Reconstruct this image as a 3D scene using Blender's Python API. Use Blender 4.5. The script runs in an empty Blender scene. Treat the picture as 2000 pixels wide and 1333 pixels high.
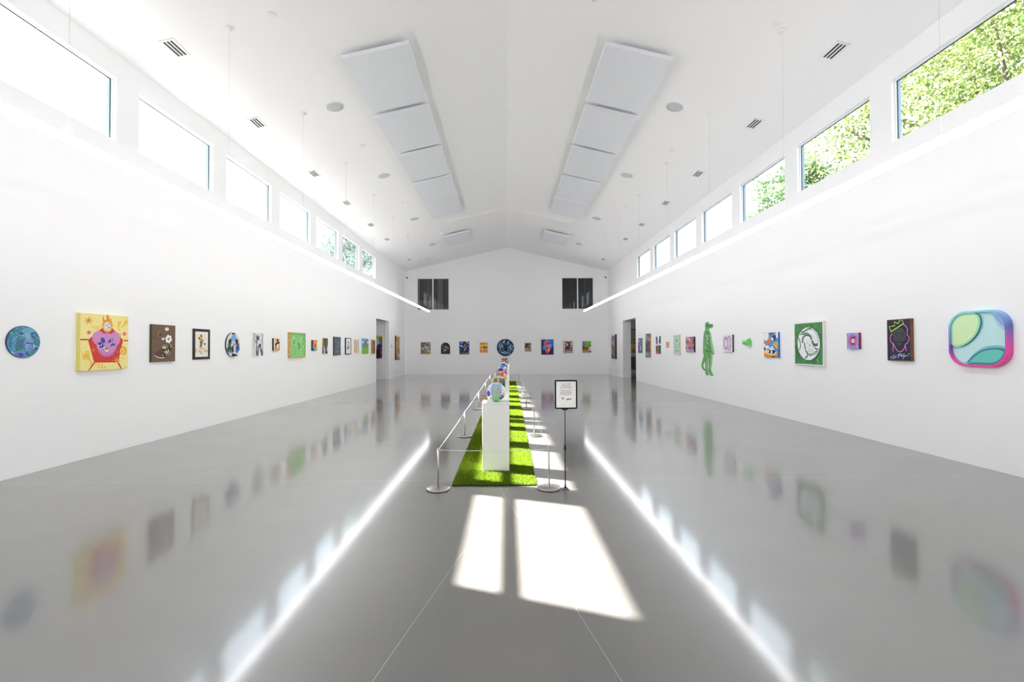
import bpy, bmesh, math, random
import numpy as np
from mathutils import Matrix, Vector
from mathutils.geometry import tessellate_polygon

# ------------------------------------------------------------------ camera, world, sun, exposure
SC = bpy.context.scene
COL = SC.collection
W, D, ZE, ZR, Y0 = 5.4536, 25.286, 5.5394, 6.8209, -7.0     # half width, back wall, eave, ridge, rear wall
WT = 0.14                                                    # wall thickness at the clerestory

yaw, pitch, roll = 0.0127, 0.0152, -0.0041
fw = Vector((math.sin(yaw)*math.cos(pitch), math.cos(yaw)*math.cos(pitch), math.sin(pitch)))
rt = Vector((math.cos(yaw), -math.sin(yaw), 0)); up = rt.cross(fw)
c_, s_ = math.cos(roll), math.sin(roll)
r2 = c_*rt + s_*up; u2 = -s_*rt + c_*up
cam_d = bpy.data.cameras.new('camera'); cam = bpy.data.objects.new('camera', cam_d); COL.objects.link(cam)
cam_d.sensor_width = 36.0; cam_d.sensor_fit = 'HORIZONTAL'; cam_d.lens = 920*36/2000
cam_d.clip_start = 0.05; cam_d.clip_end = 300
M = Matrix((r2, u2, -fw)).transposed().to_4x4(); M.translation = Vector((-0.0418, 0, 1.4))
cam.matrix_world = M
SC.camera = cam

world = bpy.data.worlds.new('sky'); SC.world = world; world.use_nodes = True
bg = world.node_tree.nodes['Background']
bg.inputs[0].default_value = (0.76, 0.90, 1.0, 1); bg.inputs[1].default_value = 2.3

sun_d = bpy.data.lights.new('sun', 'SUN'); sun_d.energy = 34; sun_d.angle = 0.011; sun_d.color = (1.0, 0.945, 0.88)
sun = bpy.data.objects.new('sun', sun_d); COL.objects.link(sun)
sun.rotation_euler = Vector((1.19, -0.464, -1.0)).to_track_quat('-Z', 'Y').to_euler()
sun.location = (-30, 10, 25)

SC.view_settings.view_transform = 'Standard'; SC.view_settings.look = 'None'
SC.view_settings.gamma = 1.0; SC.view_settings.use_curve_mapping = False
SC.view_settings.exposure = 1.3
SC.cycles.max_bounces = 22; SC.cycles.diffuse_bounces = 20; SC.cycles.glossy_bounces = 4
SC.cycles.transparent_max_bounces = 12; SC.cycles.sample_clamp_indirect = 8
SC.cycles.use_denoising = True
PENDANT_POWER = 5.1

WIN = [(4.81+2.17*k, 4.81+2.17*k+1.77) for k in (-5, -4, -3, -2, 0, 1, 2, 3, 4, 5, 6)]  # clerestory openings along y; unseen ones behind the camera added for light
WZ0, WZ1 = 4.305, 5.19

# ------------------------------------------------------------------ materials
def lin(h):
    h = h.lstrip('#'); r = []
    for i in (0, 2, 4):
        c = int(h[i:i+2], 16)/255
        r.append(c/12.92 if c <= 0.04045 else ((c+0.055)/1.055)**2.4)
    return (*r, 1.0)

def mat(name, col, rough=0.6, metal=0.0, spec=0.5, noise=None, bump=None, coat=0.0):
    m = bpy.data.materials.new(name); m.use_nodes = True
    nt = m.node_tree; b = nt.nodes['Principled BSDF']
    b.inputs['Roughness'].default_value = rough; b.inputs['Metallic'].default_value = metal
    b.inputs['Specular IOR Level'].default_value = spec; b.inputs['Coat Weight'].default_value = coat
    c = lin(col) if isinstance(col, str) else (*col[:3], 1)
    b.inputs['Base Color'].default_value = c
    tc = nt.nodes.new('ShaderNodeTexCoord')
    if noise:
        sc, amt = noise
        n = nt.nodes.new('ShaderNodeTexNoise'); n.inputs['Scale'].default_value = sc; n.inputs['Detail'].default_value = 4
        nt.links.new(tc.outputs['Object'], n.inputs['Vector'])
        mx = nt.nodes.new('ShaderNodeMix'); mx.data_type = 'RGBA'
        mx.inputs['A'].default_value = tuple(x*(1-amt) for x in c[:3])+(1,)
        mx.inputs['B'].default_value = tuple(min(1, x*(1+amt)) for x in c[:3])+(1,)
        nt.links.new(n.outputs['Fac'], mx.inputs['Factor']); nt.links.new(mx.outputs['Result'], b.inputs['Base Color'])
    if bump:
        sc, st, dist = bump
        n = nt.nodes.new('ShaderNodeTexNoise'); n.inputs['Scale'].default_value = sc; n.inputs['Detail'].default_value = 3
        nt.links.new(tc.outputs['Object'], n.inputs['Vector'])
        bp = nt.nodes.new('ShaderNodeBump'); bp.inputs['Strength'].default_value = st; bp.inputs['Distance'].default_value = dist
        nt.links.new(n.outputs['Fac'], bp.inputs['Height']); nt.links.new(bp.outputs['Normal'], b.inputs['Normal'])
    return m

def wood(name, c1, c2, scale=30, axis_stretch=(1, 1, 0.12)):
    m = bpy.data.materials.new(name); m.use_nodes = True
    nt = m.node_tree; b = nt.nodes['Principled BSDF']; b.inputs['Roughness'].default_value = 0.45
    tc = nt.nodes.new('ShaderNodeTexCoord'); mp = nt.nodes.new('ShaderNodeMapping'); mp.inputs['Scale'].default_value = axis_stretch
    n = nt.nodes.new('ShaderNodeTexNoise'); n.inputs['Scale'].default_value = scale; n.inputs['Detail'].default_value = 6
    r = nt.nodes.new('ShaderNodeValToRGB'); r.color_ramp.elements[0].color = lin(c1); r.color_ramp.elements[1].color = lin(c2)
    r.color_ramp.elements[0].position = 0.35; r.color_ramp.elements[1].position = 0.65
    nt.links.new(tc.outputs['Object'], mp.inputs['Vector']); nt.links.new(mp.outputs['Vector'], n.inputs['Vector'])
    nt.links.new(n.outputs['Fac'], r.inputs['Fac']); nt.links.new(r.outputs['Color'], b.inputs['Base Color'])
    return m

def attr_mat(name, rough=0.5, spec=0.4, bump=(220, 0.15, 0.0006), coat=0.0, amt=0.16):
    m = bpy.data.materials.new(name); m.use_nodes = True
    nt = m.node_tree; b = nt.nodes['Principled BSDF']
    b.inputs['Roughness'].default_value = rough; b.inputs['Specular IOR Level'].default_value = spec
    b.inputs['Coat Weight'].default_value = coat
    a = nt.nodes.new('ShaderNodeAttribute'); a.attribute_name = 'Col'
    tc0 = nt.nodes.new('ShaderNodeTexCoord'); n0 = nt.nodes.new('ShaderNodeTexNoise'); n0.inputs['Scale'].default_value = 38; n0.inputs['Detail'].default_value = 5
    rp = nt.nodes.new('ShaderNodeMapRange'); rp.inputs['To Min'].default_value = 1-amt; rp.inputs['To Max'].default_value = 1+amt
    vm = nt.nodes.new('ShaderNodeVectorMath'); vm.operation = 'SCALE'
    nt.links.new(tc0.outputs['Object'], n0.inputs['Vector']); nt.links.new(n0.outputs['Fac'], rp.inputs['Value'])
    nt.links.new(a.outputs['Color'], vm.inputs[0]); nt.links.new(rp.outputs[0], vm.inputs['Scale']); nt.links.new(vm.outputs[0], b.inputs['Base Color'])
    if bump:
        tc = nt.nodes.new('ShaderNodeTexCoord')
        n = nt.nodes.new('ShaderNodeTexNoise'); n.inputs['Scale'].default_value = bump[0]
        nt.links.new(tc.outputs['Object'], n.inputs['Vector'])
        bp = nt.nodes.new('ShaderNodeBump'); bp.inputs['Strength'].default_value = bump[1]; bp.inputs['Distance'].default_value = bump[2]
        nt.links.new(n.outputs['Fac'], bp.inputs['Height']); nt.links.new(bp.outputs['Normal'], b.inputs['Normal'])
    return m

def emit(name, col, strength):
    m = bpy.data.materials.new(name); m.use_nodes = True; nt = m.node_tree
    nt.nodes.remove(nt.nodes['Principled BSDF'])
    e = nt.nodes.new('ShaderNodeEmission'); e.inputs[0].default_value = (*col, 1); e.inputs[1].default_value = strength
    nt.links.new(e.outputs[0], nt.nodes['Material Output'].inputs[0])
    return m

def glass(name, tint=(1, 1, 1), refl=1.0):
    m = bpy.data.materials.new(name); m.use_nodes = True; nt = m.node_tree
    nt.nodes.remove(nt.nodes['Principled BSDF'])
    t = nt.nodes.new('ShaderNodeBsdfTransparent'); t.inputs[0].default_value = (*tint, 1)
    g = nt.nodes.new('ShaderNodeBsdfGlossy'); g.inputs['Roughness'].default_value = 0.0; g.inputs[0].default_value = (refl, refl, refl, 1)
    f = nt.nodes.new('ShaderNodeFresnel'); f.inputs[0].default_value = 1.5
    mx = nt.nodes.new('ShaderNodeMixShader')
    ge = nt.nodes.new('ShaderNodeNewGeometry'); fr = nt.nodes.new('ShaderNodeMath'); fr.operation = 'SUBTRACT'; fr.inputs[0].default_value = 1.0
    nt.links.new(ge.outputs['Backfacing'], fr.inputs[1]); mu = nt.nodes.new('ShaderNodeMath'); mu.operation = 'MULTIPLY'
    nt.links.new(f.outputs[0], mu.inputs[0]); nt.links.new(fr.outputs[0], mu.inputs[1])
    nt.links.new(mu.outputs[0], mx.inputs[0]); nt.links.new(t.outputs[0], mx.inputs[1]); nt.links.new(g.outputs[0], mx.inputs[2])
    nt.links.new(mx.outputs[0], nt.nodes['Material Output'].inputs[0])
    return m

def floor_mat():
    m = bpy.data.materials.new('polished_concrete'); m.use_nodes = True; nt = m.node_tree; b = nt.nodes['Principled BSDF']
    N = nt.nodes.new; L = nt.links.new
    tc = N('ShaderNodeTexCoord')
    def noise(scale, detail=5, rough=0.5, vec=None):
        n = N('ShaderNodeTexNoise'); n.inputs['Scale'].default_value = scale; n.inputs['Detail'].default_value = detail
        n.inputs['Roughness'].default_value = rough; L(vec or tc.outputs['Object'], n.inputs['Vector']); return n.outputs['Fac']
    r = N('ShaderNodeValToRGB'); r.color_ramp.elements[0].position = 0.3; r.color_ramp.elements[1].position = 0.7
    r.color_ramp.elements[0].color = (0.129, 0.125, 0.116, 1); r.color_ramp.elements[1].color = (0.157, 0.152, 0.141, 1)
    L(noise(0.9, 6, 0.6), r.inputs['Fac'])
    sp = N('ShaderNodeMix'); sp.data_type = 'RGBA'; sp.blend_type = 'MULTIPLY'; sp.inputs['Factor'].default_value = 1
    r2_ = N('ShaderNodeValToRGB'); r2_.color_ramp.elements[0].position = 0.3; r2_.color_ramp.elements[1].position = 0.62
    r2_.color_ramp.elements[0].color = (0.925, 0.925, 0.92, 1); r2_.color_ramp.elements[1].color = (1, 1, 1, 1)
    L(noise(95, 2), r2_.inputs['Fac']); L(r.outputs['Color'], sp.inputs['A']); L(r2_.outputs['Color'], sp.inputs['B'])
    # saw-cut joints: distance to a line n.p = d
    xyz = N('ShaderNodeSeparateXYZ'); L(tc.outputs['Object'], xyz.inputs[0])
    def math_(op, a, b_=None):
        k = N('ShaderNodeMath'); k.operation = op
        for i, v in enumerate((a, b_)):
            if v is None: continue
            if isinstance(v, (int, float)): k.inputs[i].default_value = v
            else: L(v, k.inputs[i])
        return k.outputs[0]
    wob = math_('MULTIPLY', math_('SUBTRACT', noise(2.5, 6), 0.5), 0.012)
    def line(nx, ny, d, wd, wobble=False):
        v = math_('ADD', math_('MULTIPLY', xyz.outputs['X'], nx), math_('MULTIPLY', xyz.outputs['Y'], ny))
        v = math_('SUBTRACT', v, d)
        if wobble: v = math_('ADD', v, wob)
        return math_('LESS_THAN', math_('ABSOLUTE', v), wd)
    def two(p, q):
        dx, dy = q[0]-p[0], q[1]-p[1]; l = math.hypot(dx, dy); nx, ny = dy/l, -dx/l
        return nx, ny, nx*p[0]+ny*p[1]
    la = two((-0.616, 1.98), (-0.03, 4.75)); lb = two((0.44, 1.98), (-0.11, 4.75))
    light = math_('MAXIMUM', line(*la, 0.0017), line(*lb, 0.0017))
    light = math_('MAXIMUM', light, line(0, 1, 5.03, 0.0022))
    dark = line(la[0], la[1], la[2]-0.008, 0.0016, True)
    m1 = N('ShaderNodeMix'); m1.data_type = 'RGBA'; L(math_('MULTIPLY', light, 0.6), m1.inputs['Factor']); L(sp.outputs['Result'], m1.inputs['A']); m1.inputs['B'].default_value = (0.5, 0.49, 0.45, 1)
    m2 = N('ShaderNodeMix'); m2.data_type = 'RGBA'; L(math_('MULTIPLY', dark, 0.6), m2.inputs['Factor']); L(m1.outputs['Result'], m2.inputs['A']); m2.inputs['B'].default_value = (0.10, 0.095, 0.085, 1)
    L(m2.outputs['Result'], b.inputs['Base Color'])
    rr = N('ShaderNodeMapRange'); rr.inputs['To Min'].default_value = 0.29; rr.inputs['To Max'].default_value = 0.34
    L(noise(1.4, 5), rr.inputs['Value']); L(rr.outputs[0], b.inputs['Roughness'])
    b.inputs['IOR'].default_value = 1.5; b.inputs['Coat Weight'].default_value = 1.0; b.inputs['Coat IOR'].default_value = 1.6
    rc = N('ShaderNodeMapRange'); rc.inputs['To Min'].default_value = 0.075; rc.inputs['To Max'].default_value = 0.12; L(noise(2.3, 5), rc.inputs['Value']); L(rc.outputs[0], b.inputs['Coat Roughness'])
    bp = N('ShaderNodeBump'); bp.inputs['Strength'].default_value = 0.10; bp.inputs['Distance'].default_value = 0.002
    L(noise(9, 5, 0.6), bp.inputs['Height']); L(bp.outputs['Normal'], b.inputs['Normal']); L(bp.outputs['Normal'], b.inputs['Coat Normal'])
    return m

WALL = mat('white_wall_paint', (0.925, 0.92, 0.925), 0.75, spec=0.2, bump=(90, 0.05, 0.001))
CEIL = mat('white_ceiling_paint', (0.92, 0.915, 0.915), 0.8, spec=0.15, bump=(90, 0.05, 0.001))
FLOOR = floor_mat()
FRAMEW = mat('white_window_frame', (0.82, 0.83, 0.84), 0.45, bump=(60, 0.04, 0.001))
CLAD = mat('blue_grey_cladding', '#6f8496', 0.5, noise=(8, 0.1))
GASKET = mat('dark_gasket', '#30363a', 0.6, noise=(20, 0.1))
GLASS = glass('clear_glass')
DARKGLASS = glass('interior_glass', (0.8, 0.8, 0.8))
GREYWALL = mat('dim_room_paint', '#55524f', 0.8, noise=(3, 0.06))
TAUPE = mat('taupe_panel', '#8b7d74', 0.7, noise=(5, 0.08))
METW = mat('white_metal', (0.80, 0.82, 0.86), 0.45, noise=(12, 0.02))
CAPW = mat('white_plastic', (0.86, 0.86, 0.85), 0.5, noise=(20, 0.02))
GRILLE = mat('grey_speaker_grille', '#c6c8c8', 0.6, noise=(300, 0.2))
BLACK = mat('black_plastic', '#0b0b0c', 0.4, noise=(40, 0.2))
STEEL = mat('brushed_steel', '#b4b2ae', 0.30, metal=1.0, noise=(60, 0.08))
CORD = mat('pale_elastic_cord', '#d9d8d4', 0.5, noise=(80, 0.1))
PEDW = mat('white_lacquer', (0.82, 0.82, 0.81), 0.35, noise=(3, 0.01))
PAINT = attr_mat('canvas_paint')
GLOSSPAINT = attr_mat('glossy_paint', 0.25, 0.5, None, 0.3, 0.02)
WIRE = mat('steel_wire', '#cfcfcd', 0.5, metal=0.0, noise=(50, 0.1))
TUBE = emit('glowing_diffuser', (1.0, 0.975, 1.0), PENDANT_POWER)
OAK = wood('pale_oak', '#c98f4f', '#e3b478')
WALNUT = wood('brown_walnut', '#5f3a1e', '#8a5a31')
BLACKWOOD = wood('black_stained_wood', '#121110', '#25221f')
WHITEWOOD = wood('white_painted_wood', '#e6e4e2', '#ecebe9')

# ------------------------------------------------------------------ object helpers
def tag(o, label=None, cat=None, group=None, kind=None):
    if label: o['label'] = label
    if cat: o['category'] = cat
    if group: o['group'] = group
    if kind: o['kind'] = kind
    return o

def link(name, me, mats, parent=None):
    o = bpy.data.objects.new(name, me); COL.objects.link(o)
    for m in (mats if isinstance(mats, (list, tuple)) else [mats]): me.materials.append(m)
    if parent is not None: o.parent = parent
    return o

def empty(name, loc=(0, 0, 0), rot=None):
    o = bpy.data.objects.new(name, None); COL.objects.link(o); o.empty_display_size = 0.1
    o.location = loc
    if rot: o.rotation_euler = rot
    return o

def mesh(name, V, F, mats, parent=None, smooth=False, mi=None):
    me = bpy.data.meshes.new(name); me.from_pydata([tuple(v) for v in V], [], F); me.update()
    if smooth: me.polygons.foreach_set('use_smooth', [True]*len(me.polygons))
    o = link(name, me, mats, parent)
    if mi: me.polygons.foreach_set('material_index', mi)
    return o

class MB:
    """collects simple solids into one mesh"""
    def __init__(s): s.V = []; s.F = []; s.m = []; s.S = []
    def add(s, V, F, mi=0, smooth=False):
        k = len(s.V); s.V += [tuple(v) for v in V]; s.F += [tuple(i+k for i in f) for f in F]; s.m += [mi]*len(F); s.S += [smooth]*len(F); return s
    def box(s, x0, x1, y0, y1, z0, z1, mi=0):
        V = [(x, y, z) for z in (z0, z1) for y in (y0, y1) for x in (x0, x1)]
        return s.add(V, [(0, 2, 3, 1), (4, 5, 7, 6), (0, 1, 5, 4), (2, 6, 7, 3), (0, 4, 6, 2), (1, 3, 7, 5)], mi)
    def lathe(s, prof, n=32, c=(0, 0, 0), mi=0, axis='z', smooth=True):
        V = []; F = []
        for r, z in prof:
            for i in range(n):
                a = 2*math.pi*i/n; x, y = r*math.cos(a), r*math.sin(a)
                V.append((c[0]+x, c[1]+y, c[2]+z) if axis == 'z' else (c[0]+x, c[1]-z, c[2]+y))
        for j in range(len(prof)-1):
            for i in range(n):
                F.append((j*n+i, j*n+(i+1) % n, (j+1)*n+(i+1) % n, (j+1)*n+i))
        s.add(V, F, mi, smooth)
        k = len(s.V)-len(V)
        for j, fl in ((0, True), (len(prof)-1, False)):
            if prof[j][0] > 1e-4:
                f = tuple(k+j*n+i for i in range(n)); s.F.append(f[::-1] if fl else f); s.m.append(mi); s.S.append(False)
        return s
    def tube(s, P, r, n=10, mi=0):
        P = [Vector(p) for p in P]; V = []; F = []
        for i, p in enumerate(P):
            d = (P[min(i+1, len(P)-1)]-P[max(i-1, 0)]).normalized()
            a = d.cross(Vector((0, 0, 1)) if abs(d.z) < 0.9 else Vector((1, 0, 0))).normalized(); b = d.cross(a)
            V += [p+r*(math.cos(2*math.pi*k/n)*a+math.sin(2*math.pi*k/n)*b) for k in range(n)]
        for j in range(len(P)-1):
            for i in range(n): F.append((j*n+i, (j+1)*n+i, (j+1)*n+(i+1) % n, j*n+(i+1) % n))
        s.add(V, F, mi, True)
        k = len(s.V)-len(V); m_ = len(P)-1
        s.F.append(tuple(k+i for i in range(n))); s.F.append(tuple(k+m_*n+i for i in range(n))[::-1]); s.m += [mi, mi]; s.S += [False, False]
        return s
    def build(s, name, mats, parent=None, bevel=0.0):
        me = bpy.data.meshes.new(name); me.from_pydata(s.V, [], s.F); me.update()
        o = link(name, me, mats, parent)
        me.polygons.foreach_set('material_index', s.m); me.polygons.foreach_set('use_smooth', s.S)
        if bevel:
            b = o.modifiers.new('bevel', 'BEVEL'); b.width = bevel; b.segments = 2; b.limit_method = 'ANGLE'
        return o

def panel_with_holes(name, axis, a0, a1, z0, z1, x_in, x_out, holes, m, top=None, parent=None, kind='structure'):
    """a wall lying in (a, z) with rectangular holes and their reveals; x_in is the room face"""
    As = sorted({a0, a1, *[h[0] for h in holes], *[h[1] for h in holes]})
    Zs = sorted({z0, z1, *[h[2] for h in holes], *[h[3] for h in holes]})
    b = MB()
    P = (lambda a, z, x: (x, a, z)) if axis == 'x' else (lambda a, z, x: (a, x, z))
    inside = lambda a, z: any(h[0] < a < h[1] and h[2] < z < h[3] for h in holes)
    for i in range(len(As)-1):
        for j in range(len(Zs)-1):
            if inside((As[i]+As[i+1])/2, (Zs[j]+Zs[j+1])/2): continue
            for x in (x_in, x_out):
                b.add([P(As[i], Zs[j], x), P(As[i+1], Zs[j], x), P(As[i+1], Zs[j+1], x), P(As[i], Zs[j+1], x)], [(0, 1, 2, 3)])
    for h in holes:
        c = [(h[0], h[2]), (h[1], h[2]), (h[1], h[3]), (h[0], h[3])]
        for k in range(4):
            p, q = c[k], c[(k+1) % 4]
            if h[2] <= z0 and k == 0: continue
            b.add([P(*p, x_in), P(*q, x_in), P(*q, x_out), P(*p, x_out)], [(0, 1, 2, 3)])
    if top:  # gable triangle on top
        for x in (x_in, x_out): b.add([P(a0, z1, x), P(a1, z1, x), P((a0+a1)/2, top, x)], [(0, 1, 2)])
    else:
        b.add([P(a0, z1, x_in), P(a1, z1, x_in), P(a1, z1, x_out), P(a0, z1, x_out)], [(0, 1, 2, 3)])
    return tag(b.build(name, m, parent), kind=kind)

# ------------------------------------------------------------------ room shell
DOOR_L = (19.71, 21.83, 0, 2.665); DOOR_R = (19.88, 22.08, 0, 2.665)
holesL = [(a, b, WZ0, WZ1) for a, b in WIN]+[DOOR_L]
holesR = [(a, b, WZ0, WZ1) for a, b in WIN]+[DOOR_R]
panel_with_holes('wall_left', 'x', Y0, D, 0, ZE, -W, -W-0.077, holesL, WALL)
panel_with_holes('wall_right', 'x', Y0, D, 0, ZE, W, W+0.077, holesR, WALL)
def clad(name, s, door):
    holes = [(a-0.0, b+0.0, WZ0-0.0, WZ1+0.06) for a, b in WIN]
    panel_with_holes(name.replace('cladding', 'lower'), 'x', Y0, D, 0, 2.999, s*(W+0.078), s*(W+WT), [door], WALL)
    return panel_with_holes(name, 'x', Y0, D, 3.0, ZE+0.1, s*(W+0.079), s*(W+WT), holes, CLAD)
clad('wall_left_cladding', -1, DOOR_L); clad('wall_right_cladding', 1, DOOR_R)
BW = [(-4.79, -3.09, 3.468, 5.17), (2.97, 4.675, 3.485, 5.19)]
panel_with_holes('wall_back', 'y', -W, W, 0, ZE, D, D+0.12, BW, WALL, top=ZR)
panel_with_holes('wall_rear', 'y', -W, W, 0, ZE, Y0, Y0-0.12, [], WALL, top=ZR)
mesh('floor', [(-9.5, Y0-0.1, 0), (10.5, Y0-0.1, 0), (10.5, 28.5, 0), (-9.5, 28.5, 0)], [(0, 1, 2, 3)], FLOOR)['kind'] = 'structure'

# ceiling: two slopes with a recessed slot crossing the ridge
SY0, SY1, SXE = 17.80, 18.20, 2.53
K = (ZR-ZE)/W
def cz(x, off=0.0): return ZR-K*abs(x)-off
def ceiling_side(s):
    b = MB()
    def q(x0, x1, y0, y1, o0=0, o1=0):
        b.add([(s*x0, y0, cz(x0)+o0), (s*x1, y0, cz(x1)+o0), (s*x1, y1, cz(x1)+o1), (s*x0, y1, cz(x0)+o1)], [(0, 1, 2, 3)])
    q(0, W+WT, Y0-0.1, SY0); q(0, W+WT, SY1, D+0.1); q(SXE, W+WT, SY0, SY1)
    h = 0.16
    b.add([(0, SY0, ZR), (s*SXE, SY0, cz(SXE)), (s*SXE, SY0, cz(SXE)+h), (0, SY0, ZR+h)], [(0, 1, 2, 3)])
    b.add([(0, SY1, ZR), (s*SXE, SY1, cz(SXE)), (s*SXE, SY1, cz(SXE)+h), (0, SY1, ZR+h)], [(0, 1, 2, 3)])
    b.add([(s*SXE, SY0, cz(SXE)), (s*SXE, SY1, cz(SXE)), (s*SXE, SY1, cz(SXE)+h), (s*SXE, SY0, cz(SXE)+h)], [(0, 1, 2, 3)])
    q(0, SXE, SY0, SY1, h, h)
    # roof above, keeps daylight out
    b.add([(0, Y0-0.2, ZR+0.3), (s*(W+WT+0.02), Y0-0.2, cz(W+WT)+0.26), (s*(W+WT+0.02), D+0.2, cz(W+WT)+0.26), (0, D+0.2, ZR+0.3)], [(0, 1, 2, 3)])
    b.add([(s*(W+WT+0.02), Y0-0.2, cz(W+WT)+0.26), (s*(W+WT+0.02), D+0.2, cz(W+WT)+0.26), (s*(W+WT+0.02), D+0.2, cz(W+WT)-0.02), (s*(W+WT+0.02), Y0-0.2, cz(W+WT)-0.02)], [(0, 1, 2, 3)])
    return b
bl = ceiling_side(-1); br = ceiling_side(1); bl.add(br.V, br.F)
tag(bl.build('ceiling', CEIL), kind='structure')
# gypsum slots inside the recess
for i, x in enumerate((-2.38, -1.86, -1.36, -0.86, -0.36, 0.30, 1.28, 1.75, 2.33)):
    o = MB().box(-0.075, 0.075, -0.05, 0.05, -0.012, 0.0).build('air_slot', mat('pale_slot_grille_%d' % i, '#b9b6aa', 0.6, noise=(50, 0.1)) if i == 0 else bpy.data.materials['pale_slot_grille_0'])
    o.location = (x, SY0+0.2, cz(x)+0.158); o.rotation_euler = (0, math.atan(K)*(1 if x > 0 else -1), 0)
    tag(o, 'small beige grille in the ceiling cross slot, '+('%s of five left of the ridge' % ('lowest', 'second', 'third', 'fourth', 'highest')[i] if i < 5 else '%s of four right of the ridge' % ('highest', 'second', 'third', 'lowest')[i-5]), 'air grille', 'beige grilles in the cross slot of the ceiling')

# clerestory windows
nwin = 0
def clerestory(s, a, b):
    global nwin
    nwin += 1
    f = MB(); x0, x1 = s*(W+0.045), s*(W+0.082); x0, x1 = min(x0, x1), max(x0, x1); t = 0.022
    f.box(x0, x1, a, b, WZ0, WZ0+t).box(x0, x1, a, b, WZ1-t, WZ1).box(x0, x1, a, a+t, WZ0+t, WZ1-t).box(x0, x1, b-t, b, WZ0+t, WZ1-t)
    w = f.build('window_%d' % nwin, FRAMEW); w['kind'] = 'structure'
    g = MB(); xg = s*(W+0.070)
    g.box(min(xg, xg+s*0.006), max(xg, xg+s*0.006), a+t+0.006, b-t-0.006, WZ0+t+0.006, WZ1-t-0.006).build('glass_pane', GLASS, w)
    k = MB(); x0, x1 = sorted((s*(W+0.062), s*(W+0.078))); t2 = t+0.006
    k.box(x0, x1, a+t, b-t, WZ1-t2, WZ1-t).box(x0, x1, a+t, a+t2, WZ0+t, WZ1-t).box(x0, x1, b-t2, b-t, WZ0+t, WZ1-t)
    k.build('gasket', GASKET, w)
for s in (-1, 1):
    for a, b in WIN: clerestory(s, a, b)

# sky portals just outside the openings guide sampling only
for s in (-1, 1):
    for a, b in WIN:
        ld = bpy.data.lights.new('sky_portal', 'AREA'); ld.shape = 'RECTANGLE'; ld.size = b-a; ld.size_y = WZ1-WZ0+0.06
        ld.cycles.is_portal = True
        lo = bpy.data.objects.new('sky_portal', ld); COL.objects.link(lo)
        X = Vector((0, 1, 0)); Z = Vector((s, 0, 0)); Yv = Z.cross(X)
        m_ = Matrix((X, Yv, Z)).transposed().to_4x4(); m_.translation = (s*(W+WT+0.01), (a+b)/2, (WZ0+WZ1)/2+0.03)
        lo.matrix_world = m_

# upper windows in the back wall, with the dim rooms behind them
def back_window(n, x0, x1, z0, z1, xm):
    t = 0.028; m_ = 0.055
    f = MB(); y0, y1 = D-0.012, D+0.06
    f.box(x0-0.02, x1+0.02, y0, y1, z0-0.02, z0+t).box(x0-0.02, x1+0.02, y0, y1, z1-t, z1+0.02)
    f.box(x0-0.02, x0+t, y0, y1, z0+t, z1-t).box(x1-t, x1+0.02, y0, y1, z0+t, z1-t).box(xm-m_/2, xm+m_/2, y0, y1, z0+t, z1-t)
    w = f.build('window_%d' % n, FRAMEW); w['kind'] = 'structure'
    for a, b in ((x0+t, xm-m_/2), (xm+m_/2, x1-t)):
        MB().box(a, b, D+0.03, D+0.036, z0+t, z1-t).build('glass_pane', DARKGLASS, w)
    return w
back_window(23, *BW[0], -3.955); back_window(24, *BW[1], 3.822)
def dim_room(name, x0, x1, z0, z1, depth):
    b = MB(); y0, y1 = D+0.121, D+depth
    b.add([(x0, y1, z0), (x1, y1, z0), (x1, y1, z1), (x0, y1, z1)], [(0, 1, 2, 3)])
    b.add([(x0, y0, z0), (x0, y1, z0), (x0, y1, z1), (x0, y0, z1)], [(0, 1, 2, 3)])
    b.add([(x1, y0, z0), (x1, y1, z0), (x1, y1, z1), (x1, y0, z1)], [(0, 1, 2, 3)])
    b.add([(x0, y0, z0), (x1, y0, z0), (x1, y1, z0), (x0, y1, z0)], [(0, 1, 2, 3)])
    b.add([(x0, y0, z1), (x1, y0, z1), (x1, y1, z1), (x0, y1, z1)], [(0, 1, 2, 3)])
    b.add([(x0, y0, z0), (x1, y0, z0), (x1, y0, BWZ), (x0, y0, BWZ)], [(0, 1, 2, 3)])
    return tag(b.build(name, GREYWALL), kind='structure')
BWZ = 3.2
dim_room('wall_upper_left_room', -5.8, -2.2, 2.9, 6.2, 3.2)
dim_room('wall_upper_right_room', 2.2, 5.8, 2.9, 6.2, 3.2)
tag(MB().box(-5.79, -3.9, D+3.05, D+3.18, 2.91, 4.28).box(-4.32, -4.27, D+1.8, D+1.85, 2.91, 6.1).build('trim_1', TAUPE), kind='structure')
tag(MB().box(-3.9, -3.62, D+1.4, D+1.6, 2.91, 6.1).build('trim_2', TAUPE), kind='structure')
tag(MB().box(3.0, 5.75, D+3.0, D+3.18, 2.91, 3.7).build('trim_3', TAUPE), kind='structure')

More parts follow.
